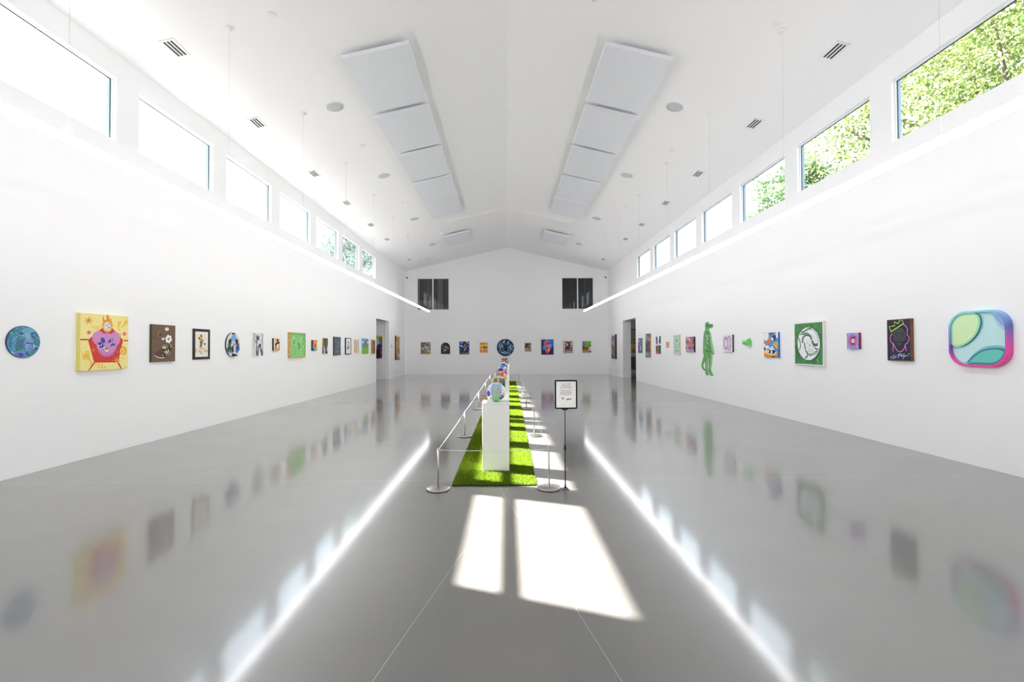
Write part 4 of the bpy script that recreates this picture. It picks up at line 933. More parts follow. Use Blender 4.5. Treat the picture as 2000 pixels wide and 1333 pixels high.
def relief(name, P, side, bev, front, inset, q=Q):
    a = Art(w_, h_, q, clip='none'); P = [a.uv(p) for p in smooth(P, 8)]
    def rc(x, y, m=.044, r=.263):
        x, y = min(max(x, m), 1-m), min(max(y, m), 1-m)
        cx, cy = min(max(x, m+r), 1-m-r), min(max(y, m+r), 1-m-r); d = math.hypot(x-cx, y-cy)
        return (cx+(x-cx)*r/d, cy+(y-cy)*r/d) if d > r else (x, y)
    P = [rc(x, y) for x, y in P]
    a.solid(P, T-.010, side, bev)
    c = (sum(p[0] for p in P)/len(P), sum(p[1] for p in P)/len(P))
    N_ = len(P); ins = []
    for i in range(N_):
        a0, b0 = P[i-1], P[(i+1) % N_]; dx, dy = b0[0]-a0[0], b0[1]-a0[1]; l = math.hypot(dx, dy) or 1; nx, ny = -dy/l, dx/l
        if (c[0]-P[i][0])*nx+(c[1]-P[i][1])*ny < 0: nx, ny = -nx, -ny
        ins.append((P[i][0]+nx*inset, P[i][1]+ny*inset))
    a.poly(ins, front, raw=True)
    return a.build(name, GLOSSPAINT, e)
relief('lime_blob', [(118, 640), (112, 480), (135, 320), (210, 215), (330, 182), (470, 178), (590, 190), (670, 240), (698, 340), (680, 450), (620, 580), (530, 680), (420, 755), (300, 795), (210, 790), (150, 745)], '#2c9a8c', '#a4dfae', '#d2f0b8', .035)
relief('teal_blob', [(385, 1155), (460, 1060), (560, 960), (690, 875), (830, 835), (980, 830), (1080, 862), (1145, 915), (1140, 1000), (1090, 1090), (1000, 1150), (880, 1172), (640, 1165)], '#17404a', '#2f8a92', '#64c9be', .032)
relief('lilac_blob', [(870, 150), (960, 158), (1050, 215), (1105, 300), (1130, 390), (1132, 490), (1070, 440), (990, 340), (940, 240)], '#2a4e98', '#86a7de', '#9fb0e6', .03)
tag(e, 'thick rounded square relief in lime, pale blue and teal, nearest on the right wall', 'wall sculpture')

# neon portrait
a = Art(0.396-0.016, 0.579-0.016, (108, 692, 182, 158, 1200, 1215)); a.z0 = 0.006
a.canvas(0.006, '#1c1a26', '#2a2735')
for i in range(-9, 14): a.line([(108, 220+i*85), (692, 360+i*85)], .0022, '#3d2a78')
for x in range(130, 692, 48): a.line([(x, 182), (x+24, 1000)], .0014, '#2f2654')
a.poly(smooth([(180, 330), (300, 260), (520, 280), (600, 380), (620, 560), (640, 640), (560, 850), (430, 985), (340, 950), (240, 760), (190, 640)]), '#23212c')
a.poly(smooth([(108, 1200), (108, 1050), (200, 980), (300, 940), (430, 990), (560, 930), (640, 990), (700, 1060), (700, 1215)]), '#1e2536')
a.poly(smooth([(250, 460), (330, 390), (460, 380), (540, 430), (575, 560), (570, 700), (520, 860), (420, 940), (330, 880), (265, 730), (240, 590)]), '#3e434f')
a.poly(smooth([(430, 350), (540, 340), (600, 420), (590, 560), (560, 480), (480, 400)]), '#201e27').line([(295, 530), (350, 515), (385, 530)], .012, '#252630', sm=3).line([(440, 540), (490, 520), (535, 545)], .012, '#252630', sm=3)
a.circ(345, 578, 22, '#2b2d37', 14).circ(485, 578, 22, '#2b2d37', 14).line([(385, 590), (390, 640), (365, 680)], .007, '#2d303a', sm=3)
a.poly(smooth([(270, 700), (330, 740), (400, 720), (470, 740), (560, 690), (530, 850), (420, 945), (330, 880)]), '#23242d').poly(smooth([(335, 790), (400, 765), (460, 790), (400, 812)]), '#4b5561').circ(395, 850, 26, '#2f3440', 20)
PKN = '#f06ae0'
for wd, c in ((.017, '#7c2a78'), (.008, '#f58cea')):
    a.line([(212, 490), (205, 560), (180, 585), (178, 690), (205, 755), (245, 770), (290, 860), (350, 960), (410, 990), (470, 970), (540, 880), (560, 800), (610, 765), (645, 690), (645, 610), (612, 570), (610, 480), (615, 420), (590, 360), (520, 290)], wd, c, sm=4)
    a.line([(245, 775), (240, 995)], wd, c).line([(558, 830), (570, 955), (590, 970)], wd, c)
for wd, c in ((.020, '#3f7a1f'), (.009, '#dcff6a')):
    a.line([(200, 470), (140, 345), (295, 320), (285, 218), (385, 268), (435, 170)], wd, c).line([(480, 172), (525, 268), (200, 468)], wd, c)
for wd, c in ((.012, '#2f55b0'), (.0055, '#dfe8ff')):
    for P in ([(205, 1090), (175, 1170)], [(268, 1062), (225, 1165), (300, 1135)], [(300, 1100), (285, 1125), (320, 1105), (325, 1130)], [(350, 1080), (430, 1045), (405, 1075), (360, 1150)], [(400, 1070), (450, 1045), (465, 1070), (420, 1100)], [(450, 1095), (455, 1115), (480, 1090)],
              [(530, 1030), (480, 1120)], [(520, 1090), (510, 1110), (540, 1085), (490, 1180)], [(555, 1085), (550, 1105), (580, 1080), (590, 1100)], [(655, 1025), (620, 1085)], [(610, 1105), (606, 1112)]):
        a.line(P, wd, c, sm=3)
framed_piece(a, 'R', 6.277, 6.673, 1.202, 0.396, 0.579, 0.008, 0.038, WALNUT, 'dark neon style portrait with green crown and pink outline in a walnut frame', 0.004)

# pink eye square
a = Art(0.252, 0.253)
a.canvas(0.04, '#8e1d62', '#8fb4e6')
a.scatter(30, ['#8fb4e6', '#e89a6a', '#b98ad8', '#6f9fe0'], .05, .1, 23)
a.star(.5, .5, .5, .34, 16, '#c962b4').circ(.5, .5, .33, '#cf6fbc').circ(.5, .5, .2, '#2c2336').circ(.52, .5, .16, '#f4a37e').circ(.52, .5, .12, '#f6d8c0').circ(.52, .5, .06, '#9fc7c2')
a.poly([(.72, .4), (.86, .44), (.86, .58), (.72, .62), (.64, .5)], '#cf6fbc')
for k in range(7): an = math.radians(50+k*14); a.line([(.52+.17*math.cos(an), .5+.17*math.sin(an)), (.58+.32*math.cos(an), .5+.30*math.sin(an))], .008, '#1f1826')
for k in range(6): an = math.radians(-125+k*15); a.line([(.52+.17*math.cos(an), .5+.17*math.sin(an)), (.52+.30*math.cos(an), .5+.27*math.sin(an))], .009, '#1f1826')
flat_piece(a, 'R', 7.219, 7.471, 1.366, 'small square magenta starburst canvas with an eye in the middle', name='canvas_painting')

# soccer ball on grass, white frame
bar = 0.022
a = Art(0.824-2*bar, 0.786-2*bar, (98, 742, 212, 168, 1150, 1178)); a.z0 = 0.006
a.canvas(0.006, '#3f7a45', '#4f9356')
R_ = random.Random(77)
for i in range(420):
    x, y = R_.uniform(0, 1), R_.uniform(-.02, .98); hh = R_.uniform(.05, .14); dx = R_.uniform(-.05, .05); c = R_.choice(['#4f9a55', '#62a866', '#3d7d49', '#2f6a3c', '#79b374', '#4c8a5d', '#8cbf86'])
    q = a.q; a.q = None; a.line([(x, y), (x+dx*.4, y+hh*.6), (x+dx, y+hh)], .008, c); a.q = q
BX = lambda P: P
a.circ(430, 680, 262, '#33603c', 392, n=48).circ(430, 678, 258, '#f1f3f6', 388, n=48)
DG = '#3f6f48'
def band(P, w_, c='#44774e'): a.line(P, w_, c, sm=6)
band([(262, 405), (340, 380), (430, 325), (500, 320)], .022); band([(250, 430), (360, 395), (450, 345), (520, 345), (600, 420), (650, 560), (650, 680), (620, 740)], .009, '#5c8a66')
band([(235, 460), (330, 440), (400, 430), (440, 440)], .022); band([(290, 660), (300, 560), (350, 480), (420, 465), (480, 500), (510, 580), (540, 680), (590, 710), (640, 690)], .05); band([(290, 660), (300, 560), (350, 470), (430, 450), (500, 500), (530, 600)], .006, '#dfe6e2')
band([(330, 640), (345, 740), (370, 840), (410, 920), (395, 980), (350, 1020)], .03); band([(320, 640), (330, 740), (355, 840), (395, 930)], .006, '#e6ebe8')
band([(420, 930), (480, 920), (560, 880), (640, 850)], .022); band([(440, 965), (540, 935), (630, 890)], .016); band([(430, 945), (530, 925), (640, 872)], .006, '#e6ebe8')
band([(205, 560), (235, 640), (240, 740), (215, 830)], .024); band([(190, 540), (215, 560)], .016, '#2d4a35'); band([(540, 720), (600, 790), (660, 790)], .010, '#2d4a35'); band([(560, 780), (620, 815), (660, 825)], .014)
a.poly(smooth([(345, 600), (400, 545), (460, 570), (500, 660), (560, 770), (600, 840), (540, 890), (440, 915), (390, 840), (360, 740)]), '#eef0f3')
R_ = random.Random(3)
for i in range(60): a.circ(R_.uniform(360, 560), R_.uniform(580, 880), R_.uniform(4, 14), R_.choice(['#dfe3e3', '#d2d8d6', '#e8eaec']), n=7)
for i in range(30): a.circ(R_.uniform(440, 560), R_.uniform(780, 880), R_.uniform(3, 9), '#b5bdb8', n=6)
for i in range(30): a.circ(R_.uniform(490, 640), R_.uniform(400, 640), R_.uniform(4, 12), '#dfe3e5', n=7)
a.circ(465, 715, 20, '#8d9c92', 14).circ(462, 722, 12, '#3f5a46', 8)
framed_piece(a, 'R', 8.019, 8.843, 1.066, 0.824, 0.786, bar, 0.045, WHITEWOOD, 'large white framed picture of a white soccer ball with green bands on grass', 0.006)

# ice cream painting
a = Art(0.521, 0.51, (1320, 1715, 160, 132, 825, 838))
a.canvas(0.036, '#2f6fbe', '#4f9be0')
a.poly(smooth([(1480, 190), (1520, 150), (1600, 150), (1660, 170), (1650, 300), (1620, 370), (1590, 330), (1540, 250)]), '#3c4a66').poly([(1590, 145), (1655, 145), (1660, 220), (1600, 220)], '#9aa2b8').poly([(1655, 140), (1715, 132), (1715, 290), (1660, 290)], '#f2f5fb').circ(1555, 205, 22, '#b5bdcf', 22).circ(1560, 318, 30, '#f4f6fa', 36).poly([(1590, 285), (1660, 270), (1640, 370), (1600, 360)], '#2f3348')
a.poly(smooth([(1320, 360), (1400, 400), (1460, 270), (1510, 320), (1480, 420), (1400, 460), (1320, 430)]), '#f08a14').line([(1330, 430), (1420, 420), (1490, 340)], .012, '#8a4a14', sm=3)
a.poly(smooth([(1325, 190), (1380, 160), (1450, 170), (1455, 260), (1420, 350), (1360, 370), (1325, 330)]), '#f5f6fa').line([(1330, 250), (1440, 240)], .006, '#d6c3c3')
for x, y, r in ((1340, 500, 50), (1425, 540, 60), (1545, 590, 75)):
    a.poly(smooth([(x-r, y+r*.8), (x-r*.7, y), (x-r*.2, y-r*.7), (x, y-r*1.1), (x+r*.4, y-r*.4), (x+r*.8, y+r*.3), (x+r, y+r*.9)]), '#f6f8fc').line([(x-r*.6, y+r*.3), (x, y+r*.1), (x+r*.6, y+r*.4)], .006, '#bcd0ea', sm=3)
for x, y in ((1325, 435), (1435, 475), (1520, 505)): a.circ(x, y, 17, '#d8231f', 22)
a.poly(smooth([(1320, 560), (1380, 600), (1460, 600), (1500, 640), (1590, 630), (1640, 660), (1600, 720), (1500, 720), (1400, 680), (1320, 640)]), '#2b211f')
for x, y in ((1385, 640), (1440, 660), (1535, 690)): a.circ(x, y, 26, '#f4f5f8', 40)
a.poly(smooth([(1320, 640), (1400, 700), (1500, 740), (1600, 740), (1640, 680), (1670, 670), (1700, 740), (1640, 820), (1400, 835), (1320, 780)]), '#f0900f').poly(smooth([(1320, 640), (1400, 690), (1500, 735), (1600, 740), (1650, 665), (1665, 690), (1620, 765), (1500, 765), (1400, 730), (1320, 690)]), '#fbe09a')
a.poly([(1555, 460), (1600, 440), (1650, 400), (1715, 410), (1715, 600), (1640, 560)], '#f5b313').line([(1600, 430), (1650, 470), (1700, 480)], .014, '#8fa6c8', sm=3).poly([(1530, 800), (1620, 800), (1620, 838), (1530, 838)], '#6a4a2c')
flat_piece(a, 'R', 9.380, 9.901, 1.190, 'blue canvas of ice cream sundaes, cherries and orange banana boat', name='canvas_painting')

# crumpled green cup
R_ = random.Random(4); b = MB(); V = []; F = []; NA, NH = 26, 9
for j in range(NH+1):
    t = j/NH
    for i in range(NA):
        an = 2*math.pi*i/NA; r = 0.045+0.038*t; r *= 1+0.07*math.sin(5*an+3*t)+0.04*math.sin(9*an)+(0.10 if j == NH else 0)
        V.append((-0.14+0.28*t, 0.1+r*math.cos(an)+0.004*math.sin(7*t), 0.05+0.55*r*math.sin(an)))
for j in range(NH):
    for i in range(NA): F.append((j*NA+i, (j+1)*NA+i, (j+1)*NA+(i+1) % NA, j*NA+(i+1) % NA))
F.append(tuple(range(NA))); F.append(tuple(NH*NA+i for i in range(NA))[::-1])
o = mesh('cup_sculpture', V, F, mat('translucent_green_plastic', '#74d468', 0.2, noise=(14, 0.35), coat=0.4)); hang(o, 'R', 10.608, 1.408, 0.002)
tag(o, 'crumpled bright green paper-cup sculpture fixed sideways to the right wall', 'wall sculpture')

# pastel loops
a = Art(0.516, 0.414)
a.canvas(0.037, '#3f2c22', '#dfe4f4')
a.poly([(.02, .02), (.98, .02), (.98, .98), (.02, .98)], '#e6e9f6')
for cx, cols in ((.33, ['#edc3b4', '#8a7cbc', '#f0b28a', '#e08ad8', '#e6e2f4', '#e9eef0']), (.67, ['#8a7cbc', '#e3d4e6', '#d79a8c', '#e8eaf6', '#7a86cc', '#e9eef0'])):
    for k, c in enumerate(cols):
        r = .23-.036*k; hh = .43-.055*k
        a.poly(rrect(cx-r, cx+r, .5-hh, .5+hh, r, r*1.25, 8), c)
a.poly([(.44, .35), (.5, .35), (.5, .6), (.44, .6)], '#edc3b4')
flat_piece(a, 'R', 11.289, 11.805, 1.290, 'pastel canvas of two interlocking racetrack loops with dark brown edges', name='canvas_painting')

# green lizard figure cut-out
q = (100, 365, 80, 80, 1235, 1235)
a = Art(0.80, 1.462, q, clip='none')
body = [(235, 80), (205, 100), (190, 150), (195, 225), (190, 262), (165, 305), (155, 400), (150, 500), (145, 600), (143, 690), (140, 750), (155, 790), (172, 850), (184, 930), (186, 1010), (195, 1090), (195, 1150), (190, 1205), (218, 1230), (250, 1222), (245, 1180), (235, 1120), (238, 1000), (246, 880), (255, 815), (266, 870), (260, 960), (262, 1040), (250, 1120), (264, 1175), (302, 1230), (345, 1218), (333, 1185), (300, 1115), (305, 1040), (320, 930), (328, 820), (326, 765), (342, 778), (363, 762), (362, 700), (345, 620), (326, 520), (315, 420), (300, 335), (285, 290), (263, 262), (274, 226), (330, 219), (350, 190), (346, 150), (320, 132), (285, 142), (262, 95)]
body = smooth(body, 2)
a.solid([a.uv(p) for p in body], 0.018, '#9cc79a', '#6fae66')
zt = a.z
a.solid([a.uv(p) for p in smooth([(160, 800), (148, 870), (116, 950), (100, 1030), (115, 1090), (150, 1127), (196, 1143), (198, 1116), (158, 1086), (135, 1030), (147, 975), (184, 905), (184, 830)], 2)], 0.0175, '#9cc79a', '#69a85f')
a.z = zt
for P in ([(210, 110), (240, 95), (262, 130), (250, 180), (205, 190)], [(300, 150), (340, 150), (340, 195), (300, 205)]): a.poly(smooth(P), '#5c9a57')
a.poly(smooth([(220, 140), (300, 150), (330, 185), (260, 205), (215, 190)]), '#4f8a4c').poly(smooth([(230, 160), (250, 155), (255, 175), (232, 178)]), '#2c5a33').line([(265, 165), (330, 170)], .012, '#3a6a3f')
for P, w_, c in (([(165, 320), (230, 310), (280, 370)], .03, '#3c6b40'), ([(180, 350), (240, 380), (280, 400)], .02, '#2c5232'), ([(200, 420), (240, 440), (285, 430)], .02, '#3c6b40'), ([(190, 320), (200, 420), (170, 520), (165, 700)], .03, '#5a9153'), ([(200, 470), (250, 450), (290, 500)], .015, '#2f5a36'),
        ([(290, 320), (310, 420), (320, 560), (345, 700)], .035, '#a9d6a3'), ([(240, 480), (280, 560), (260, 700)], .05, '#4f8448'), ([(215, 540), (240, 640), (200, 720)], .035, '#2f5c38'), ([(250, 600), (300, 660), (310, 740)], .03, '#3e6e42'), ([(150, 560), (170, 640), (160, 760)], .03, '#78b46e'),
        ([(180, 740), (190, 860), (200, 1000), (205, 1200)], .05, '#5f9f57'), ([(225, 780), (222, 1000), (215, 1180)], .035, '#92c98a'), ([(270, 760), (290, 860), (280, 1040), (280, 1160)], .05, '#62a259'), ([(315, 780), (310, 920), (290, 1080)], .03, '#b4dcae'), ([(265, 780), (285, 880)], .03, '#3c6b40'),
        ([(250, 600), (240, 700)], .05, '#7cc04e'), ([(160, 820), (120, 960), (112, 1040), (140, 1100)], .025, '#8cc584'), ([(270, 900), (285, 960)], .02, '#3a6a40'), ([(225, 720), (290, 730)], .03, '#34603a'), ([(330, 640), (355, 740)], .03, '#c2e2bd')):
    a.line(P, w_, c, sm=4)
for x, y, r in ((190, 320, 9), (228, 385, 11), (205, 370, 6), (242, 435, 10), (262, 385, 7), (225, 470, 8), (250, 462, 6), (238, 535, 10), (205, 640, 9), (198, 500, 5)): a.circ(x, y, r, '#f0f6ee', r*1.6)
flat_piece(a, 'R', 12.365, 13.164, 0.634, 'tall cut-out of a standing green lizard figure with a curled tail', name='lizard_cutout', cat='wall sculpture')

# pink confetti canvas
a = Art(0.607, 0.449)
a.canvas(0.043, '#0d090c', '#a43a68')
a.poly([(0, .18), (.12, .18), (.12, 1), (0, 1)], '#5c0f26')
a.scatter(150, ['#c94a86', '#e58ab8', '#f0a04a', '#8d1f4a', '#f5dce8', '#d95a3c', '#4a2438', '#b04a9c', '#e8c06a', '#ffffff', '#7a86b8'], .025, .06, 51, (.08, .98, .22, .95))
a.poly([(0, 0), (1, 0), (1, .18), (0, .2)], '#a6a8b6').scatter(14, ['#8fd0d8', '#e0a8d8', '#f4c8a8', '#8c8e9c'], .03, .06, 8, (.05, .9, .04, .16)).poly([(0, .93), (1, .95), (1, 1), (0, 1)], '#8c8a94')
flat_piece(a, 'R', 13.602, 14.209, 1.265, 'crimson and pink confetti textured canvas with black edges and grey base band', name='canvas_painting')

# floral panel
a = Art(0.531, 0.625, (455, 700, 332, 315, 1150, 1140))
a.canvas(0.037, '#e2b98a', '#c4e0cf')
for P in ([(490, 370), (530, 420)], [(650, 365), (620, 410)], [(540, 500), (570, 580), (640, 540)], [(470, 620), (490, 700), (540, 760)], [(680, 640), (680, 720), (630, 760)], [(520, 780), (580, 850), (620, 780)], [(480, 1080), (510, 990), (550, 1010)], [(570, 980), (640, 1010), (660, 1050)], [(680, 920), (660, 1050)], [(550, 540), (600, 540), (560, 580), (590, 640)], [(590, 960), (620, 900)]): a.line(P, .035, '#9cb86a', sm=3)
for x, y in ((570, 420), (500, 510), (640, 480), (525, 640), (620, 620), (572, 730), (655, 800), (495, 835), (540, 900), (605, 900), (580, 1080)): a.circ(x, y, 22, '#8fbcea', 38).circ(x+3, y, 11, '#aed2f6', 20).circ(x, y-4, 5, '#6d8fd0', 10)
flat_piece(a, 'R', 14.761, 15.292, 1.180, 'pale mint panel with blue flowers and green leaves on bare wood edges', name='canvas_painting')

a = Art(0.193, 0.20)
a.canvas(0.031, '#d8a878', '#dfc088')
a.scatter(12, ['#3f3a40', '#7aa8b8', '#c9743c', '#efe0b8', '#5ec0d8'], .08, .2, 12)
flat_piece(a, 'R', 15.809, 16.002, 1.392, 'tiny tan collage between the floral panel and the red and green canvas', name='canvas_painting')

a = Art(0.541, 0.643)
a.canvas(0.018, '#e8e8ea', '#f0f2f4')
a.poly([(0, 0), (.5, 0), (.48, .44), (0, .48)], '#8d2430').poly([(0, 0), (.4, 0), (.36, .14), (0, .16)], '#d93a34').poly([(0, .52), (.4, .52), (.45, .8), (.3, 1), (0, 1)], '#7fc3e0').poly(smooth([(.05, .6), (.3, .55), (.38, .72), (.15, .78)]), '#c84a80').poly(smooth([(.05, .8), (.25, .75), (.3, .92), (.1, .92)]), '#25363f')
a.poly([(.55, .02), (1, 0), (1, .48), (.62, .5)], '#2f4a36').poly(smooth([(.62, .6), (.95, .56), (1, .95), (.75, .98), (.6, .8)]), '#26352c').line([(.72, .95), (.6, .75), (.7, .56), (1, .52)], .06, '#f4f6f6', sm=5).poly(smooth([(.45, .5), (.55, .55), (.62, .3), (.52, .05), (.46, .2)]), '#4fc878').line([(.05, .5), (.45, .55), (.55, .95)], .03, '#f4f6f6', sm=4)
flat_piece(a, 'R', 16.611, 17.152, 1.170, 'red, green and sky blue canvas divided by white curves', name='canvas_painting')

a = Art(0.602, 0.916)
a.canvas(0.039, '#d8a066', '#6d6a70')
a.scatter(110, ['#a5a2a8', '#4b484f', '#8a878e', '#c9c6cc', '#39363d'], .04, .09, 61, (0, 1, .62, 1)).scatter(90, ['#4f4c53', '#3b383f', '#5d5a61', '#67585a'], .04, .1, 62, (0, 1, .2, .66)).scatter(50, ['#a5a2a8', '#5b585f', '#bdbac0'], .04, .08, 63, (0, 1, 0, .2))
a.poly([(.03, .2), (.97, .2), (.97, .215), (.03, .215)], '#b0a5a0')
flat_piece(a, 'R', 17.758, 18.360, 1.024, 'tall grey charcoal texture panel with pale wood edges', name='canvas_painting')

a = Art(0.546, 0.60)
a.canvas(0.03, '#4f9a2c', '#5a6ab0')
a.scatter(46, ['#7a4aa0', '#3f7fe0', '#e87ab0', '#8d3a8c', '#f0c8a0', '#2f4a9c', '#c45aa0'], .06, .15, 71).poly([(0, .7), (.3, .75), (.25, .95), (0, 1)], '#e8c8a8').poly([(.85, 0), (1, 0), (1, .9), (.92, .8)], '#4fa03a').poly(smooth([(.5, .2), (.75, .2), (.8, .45), (.6, .5)]), '#f0a0b8').poly(smooth([(.4, .5), (.65, .5), (.8, .8), (.55, .75)]), '#3a86e8')
flat_piece(a, 'R', 18.895, 19.440, 1.182, 'blue, purple and green abstract canvas nearest the right doorway', name='canvas_painting')

a = Art(0.922, 1.227)
a.canvas(0.066, '#0e0c0c', '#4e4a52')
a.poly([(0, 0), (.06, 0), (.06, 1), (0, 1)], '#b9793f').poly([(.06, .95), (.9, .95), (.9, .99), (.06, .99)], '#efe6dc').poly([(.3, .7), (1, .7), (1, .94), (.35, .94)], '#5b6a9c').poly([(.08, .82), (.3, .82), (.3, .95), (.08, .95)], '#f0a62c')
a.scatter(26, ['#4a4048', '#5c5458', '#6b6a58', '#39343c'], .08, .2, 81, (.08, 1, 0, .7))
for P, c, w_ in (([(.2, .6), (.5, .78)], '#f1eff2', .05), ([(.35, .55), (.6, .72)], '#f1eff2', .05), ([(.55, .55), (.7, .68)], '#f1eff2', .04), ([(.15, .75), (.25, .62)], '#ece6e8', .05), ([(.1, .3), (.2, .5), (.15, .2)], '#d98a3c', .05), ([(.35, .3), (.55, .1)], '#e88aa8', .08), ([(.3, .55), (.75, .5)], '#d8708c', .03), ([(.7, .42), (.9, .5)], '#3fb0c0', .05), ([(.7, .3), (.8, .45)], '#8d8a4c', .06), ([(.8, .55), (.95, .6)], '#e0983c', .05), ([(.2, .22), (.2, .35)], '#e8eef0', .05)):
    a.line(P, w_, c, sm=3)
flat_piece(a, 'R', 23.316, 24.238, 0.842, 'tall dark abstract canvas with white bars on the right wall past the doorway', name='canvas_painting')

# dim pictures in the right side gallery
def far_piece(art, x, z0, label, y=26.385, name='painting'):
    o = art.build(name); m_ = Matrix((Vector((1, 0, 0)), Vector((0, 0, 1)), Vector((0, -1, 0)))).transposed().to_4x4(); m_.translation = (x, y, z0); o.matrix_world = m_
    return tag(o, label, ARTCAT)
a = Art(1.6, 0.62)
a.canvas(0.04, '#1b1a19', '#1b1a19').poly([(.02, .05), (.98, .05), (.98, .95), (.02, .95)], '#8c8c8c').scatter(120, ['#9a9a9a', '#7c7c7c', '#a0a09c'], .01, .03, 5, (.04, .96, .1, .9)).circ(.62, .52, .03, '#8f8f8c')
far_piece(a, 6.9, 1.83, 'dark framed grey picture high up in the dim gallery past the right doorway')
a = Art(1.6, 0.62)
a.canvas(0.04, '#2b1d12', '#86683f').circ(.62, .52, .16, '#b59a66').scatter(30, ['#6d5030', '#9c7d50', '#a98c58'], .02, .06, 6)
far_piece(a, 6.9, 1.12, 'brown painting with a pale disc in the dim gallery past the right doorway')
e = empty('display_case', (7.05, 25.9, 0))
MB().box(-.35, .35, -.2, .2, .30, .90).build('body', mat('slate_laminate', '#7d7d7e', .6, noise=(4, .08)), e)
MB().box(-.36, .36, -.21, .21, .18, .30).build('shelf', TAUPE, e)
for sx in (-.33, .33):
    for sy in (-.18, .18): MB().box(sx-.02, sx+.02, sy-.02, sy+.02, 0, .18).build('leg', BLACK, e)
tag(e, 'slate grey cabinet on short black legs in the dim gallery past the right doorway', 'cabinet')

# ------------------------------------------------------------------ ceiling fittings
ANG = math.atan(K)
def on_ceiling(o, x, y, off=0.0):
    """sit an object on the ceiling slope, local +z pointing down into the room"""
    s = 1 if x > 0 else -1
    n = Vector((-s*K, 0, -1)).normalized()           # downward normal of the slope
    X = Vector((1, 0, -s*K)).normalized(); Yv = n.cross(X)
    m_ = Matrix((X, Yv, n)).transposed().to_4x4(); m_.translation = Vector((x, y, cz(x)))+n*off
    o.matrix_world = m_; return o
def copy_tree(root, label=None, group=None):
    r = root.copy(); COL.objects.link(r)
    if label: r['label'] = label
    if group: r['group'] = group
    for ch in root.children:
        c = ch.copy(); COL.objects.link(c); c.parent = r
        for g in ch.children:
            d = g.copy(); COL.objects.link(d); d.parent = c
    return r
ORD = ['nearest', 'second', 'third', 'fourth', 'fifth', 'sixth', 'seventh', 'eighth', 'ninth', 'tenth', 'eleventh']
def nth(i): return ORD[i]+(' from the camera' if i else ' the camera').replace('nearest the', 'nearest the')

# suspended radiant panels
def make_panel():
    r = empty('acoustic_tray')
    b = MB(); hx, hy, t0, t1, in_ = 0.575, 0.895, 0.072, 0.128, 0.040   # bevelled tray
    V = [(-hx, -hy, t0), (hx, -hy, t0), (hx, hy, t0), (-hx, hy, t0), (-hx+in_*.4, -hy+in_, t1), (hx-in_*.4, -hy+in_, t1), (hx-in_*.4, hy-in_*.4, t1), (-hx+in_*.4, hy-in_*.4, t1)]
    b.add(V, [(0, 1, 2, 3), (7, 6, 5, 4), (0, 4, 5, 1), (1, 5, 6, 2), (2, 6, 7, 3), (3, 7, 4, 0)])
    b.build('panel', METW, r)
    for sx in (-1, 1):
        for sy in (-.55, .55): MB().box(sx*.56-.01, sx*.56+.01, sy-.012, sy+.012, 0.0, 0.072).build('hanger', WIRE, r)
    return r
P0 = make_panel(); first = True
for sgn, side in ((-1, 'left'), (1, 'right')):
    for i, (y0, y1) in enumerate(((7.53, 9.32), (9.48, 11.27), (11.43, 13.21), (13.37, 15.16), (15.32, 17.03), (19.66, 21.53))):
        o = P0 if first else copy_tree(P0); first = False
        o['label'] = ('%s white ceiling panel in the %s row, %s' % (ORD[i], side, 'nearest the camera' if i == 0 else 'counted from the camera')) if i < 5 else 'lone white ceiling panel beyond the cross slot, %s slope' % side
        if i == 0: o['label'] = 'white ceiling panel nearest the camera in the %s row' % side
        o['category'] = 'ceiling panel'; o['group'] = 'suspended white ceiling panels'
        on_ceiling(o, sgn*2.165, (y0+y1)/2)

# round speakers
def make_speaker():
    b = MB(); b.lathe([(0.172, 0), (0.172, 0.006), (0.165, 0.009), (0.152, 0.009), (0.152, 0.004)], 40)
    r = b.build('ceiling_speaker', METW)
    MB().lathe([(0.0, 0.010), (0.10, 0.0095), (0.151, 0.006), (0.151, 0.002)], 40).build('grille', GRILLE, r)
    MB().lathe([(0.0, 0.0135), (0.008, 0.013), (0.009, 0.0102)], 12).build('badge', METW, r)
    return r
sp = make_speaker(); first = True
for sgn, side in ((-1, 'left'), (1, 'right')):
    for i, y in enumerate((9.01, 12.61, 16.84, 20.96)):
        o = sp if first else copy_tree(sp); first = False
        tag(o, 'round grey ceiling speaker on the %s slope, %s' % (side, 'nearest the camera' if i == 0 else ('farthest from the camera' if i == 3 else ORD[i]+' from the camera')), 'speaker', 'round grey ceiling speakers')
        on_ceiling(o, sgn*(3.30 if sgn < 0 else 3.24), y)

# three-slot vents
def make_vent():
    b = MB(); L_, Wd = 0.19, 0.10; r = empty('ceiling_vent')
    xs = [-Wd, -.064, -.034, -.015, .015, .034, .064, Wd]
    for i in range(0, len(xs)-1, 2): b.box(xs[i], xs[i+1], -L_, L_, 0, 0.010)
    b.box(-Wd, Wd, -L_, -L_+.03, 0, .0101).box(-Wd, Wd, L_-.03, L_, 0, .0101)
    b.build('faceplate', CAPW, r)
    MB().box(-Wd+.005, Wd-.005, -L_+.01, L_-.01, 0.0005, 0.003).build('slot_backing', BLACK, r)
    return r
vt = make_vent(); first = True
for sgn, side in ((-1, 'left'), (1, 'right')):
    for i, (x, y) in enumerate(((4.75, 6.72), (4.75, 8.94), (4.735, 11.56), (4.73, 13.9), (4.72, 16.36), (4.71, 18.56), (4.71, 22.8))):
        o = vt if first else copy_tree(vt); first = False
        tag(o, 'white three-slot ceiling vent along the %s eave, %s' % (side, 'nearest the camera' if i == 0 else ('farthest from the camera' if i == 6 else ORD[i]+' from the camera')), 'vent', 'three-slot ceiling vents')
        on_ceiling(o, sgn*x, y)
    o = copy_tree(vt); tag(o, 'white slotted ceiling vent cut by the top edge, %s of the ridge' % side, 'vent', 'three-slot ceiling vents')
    on_ceiling(o, sgn*1.22, 6.68)

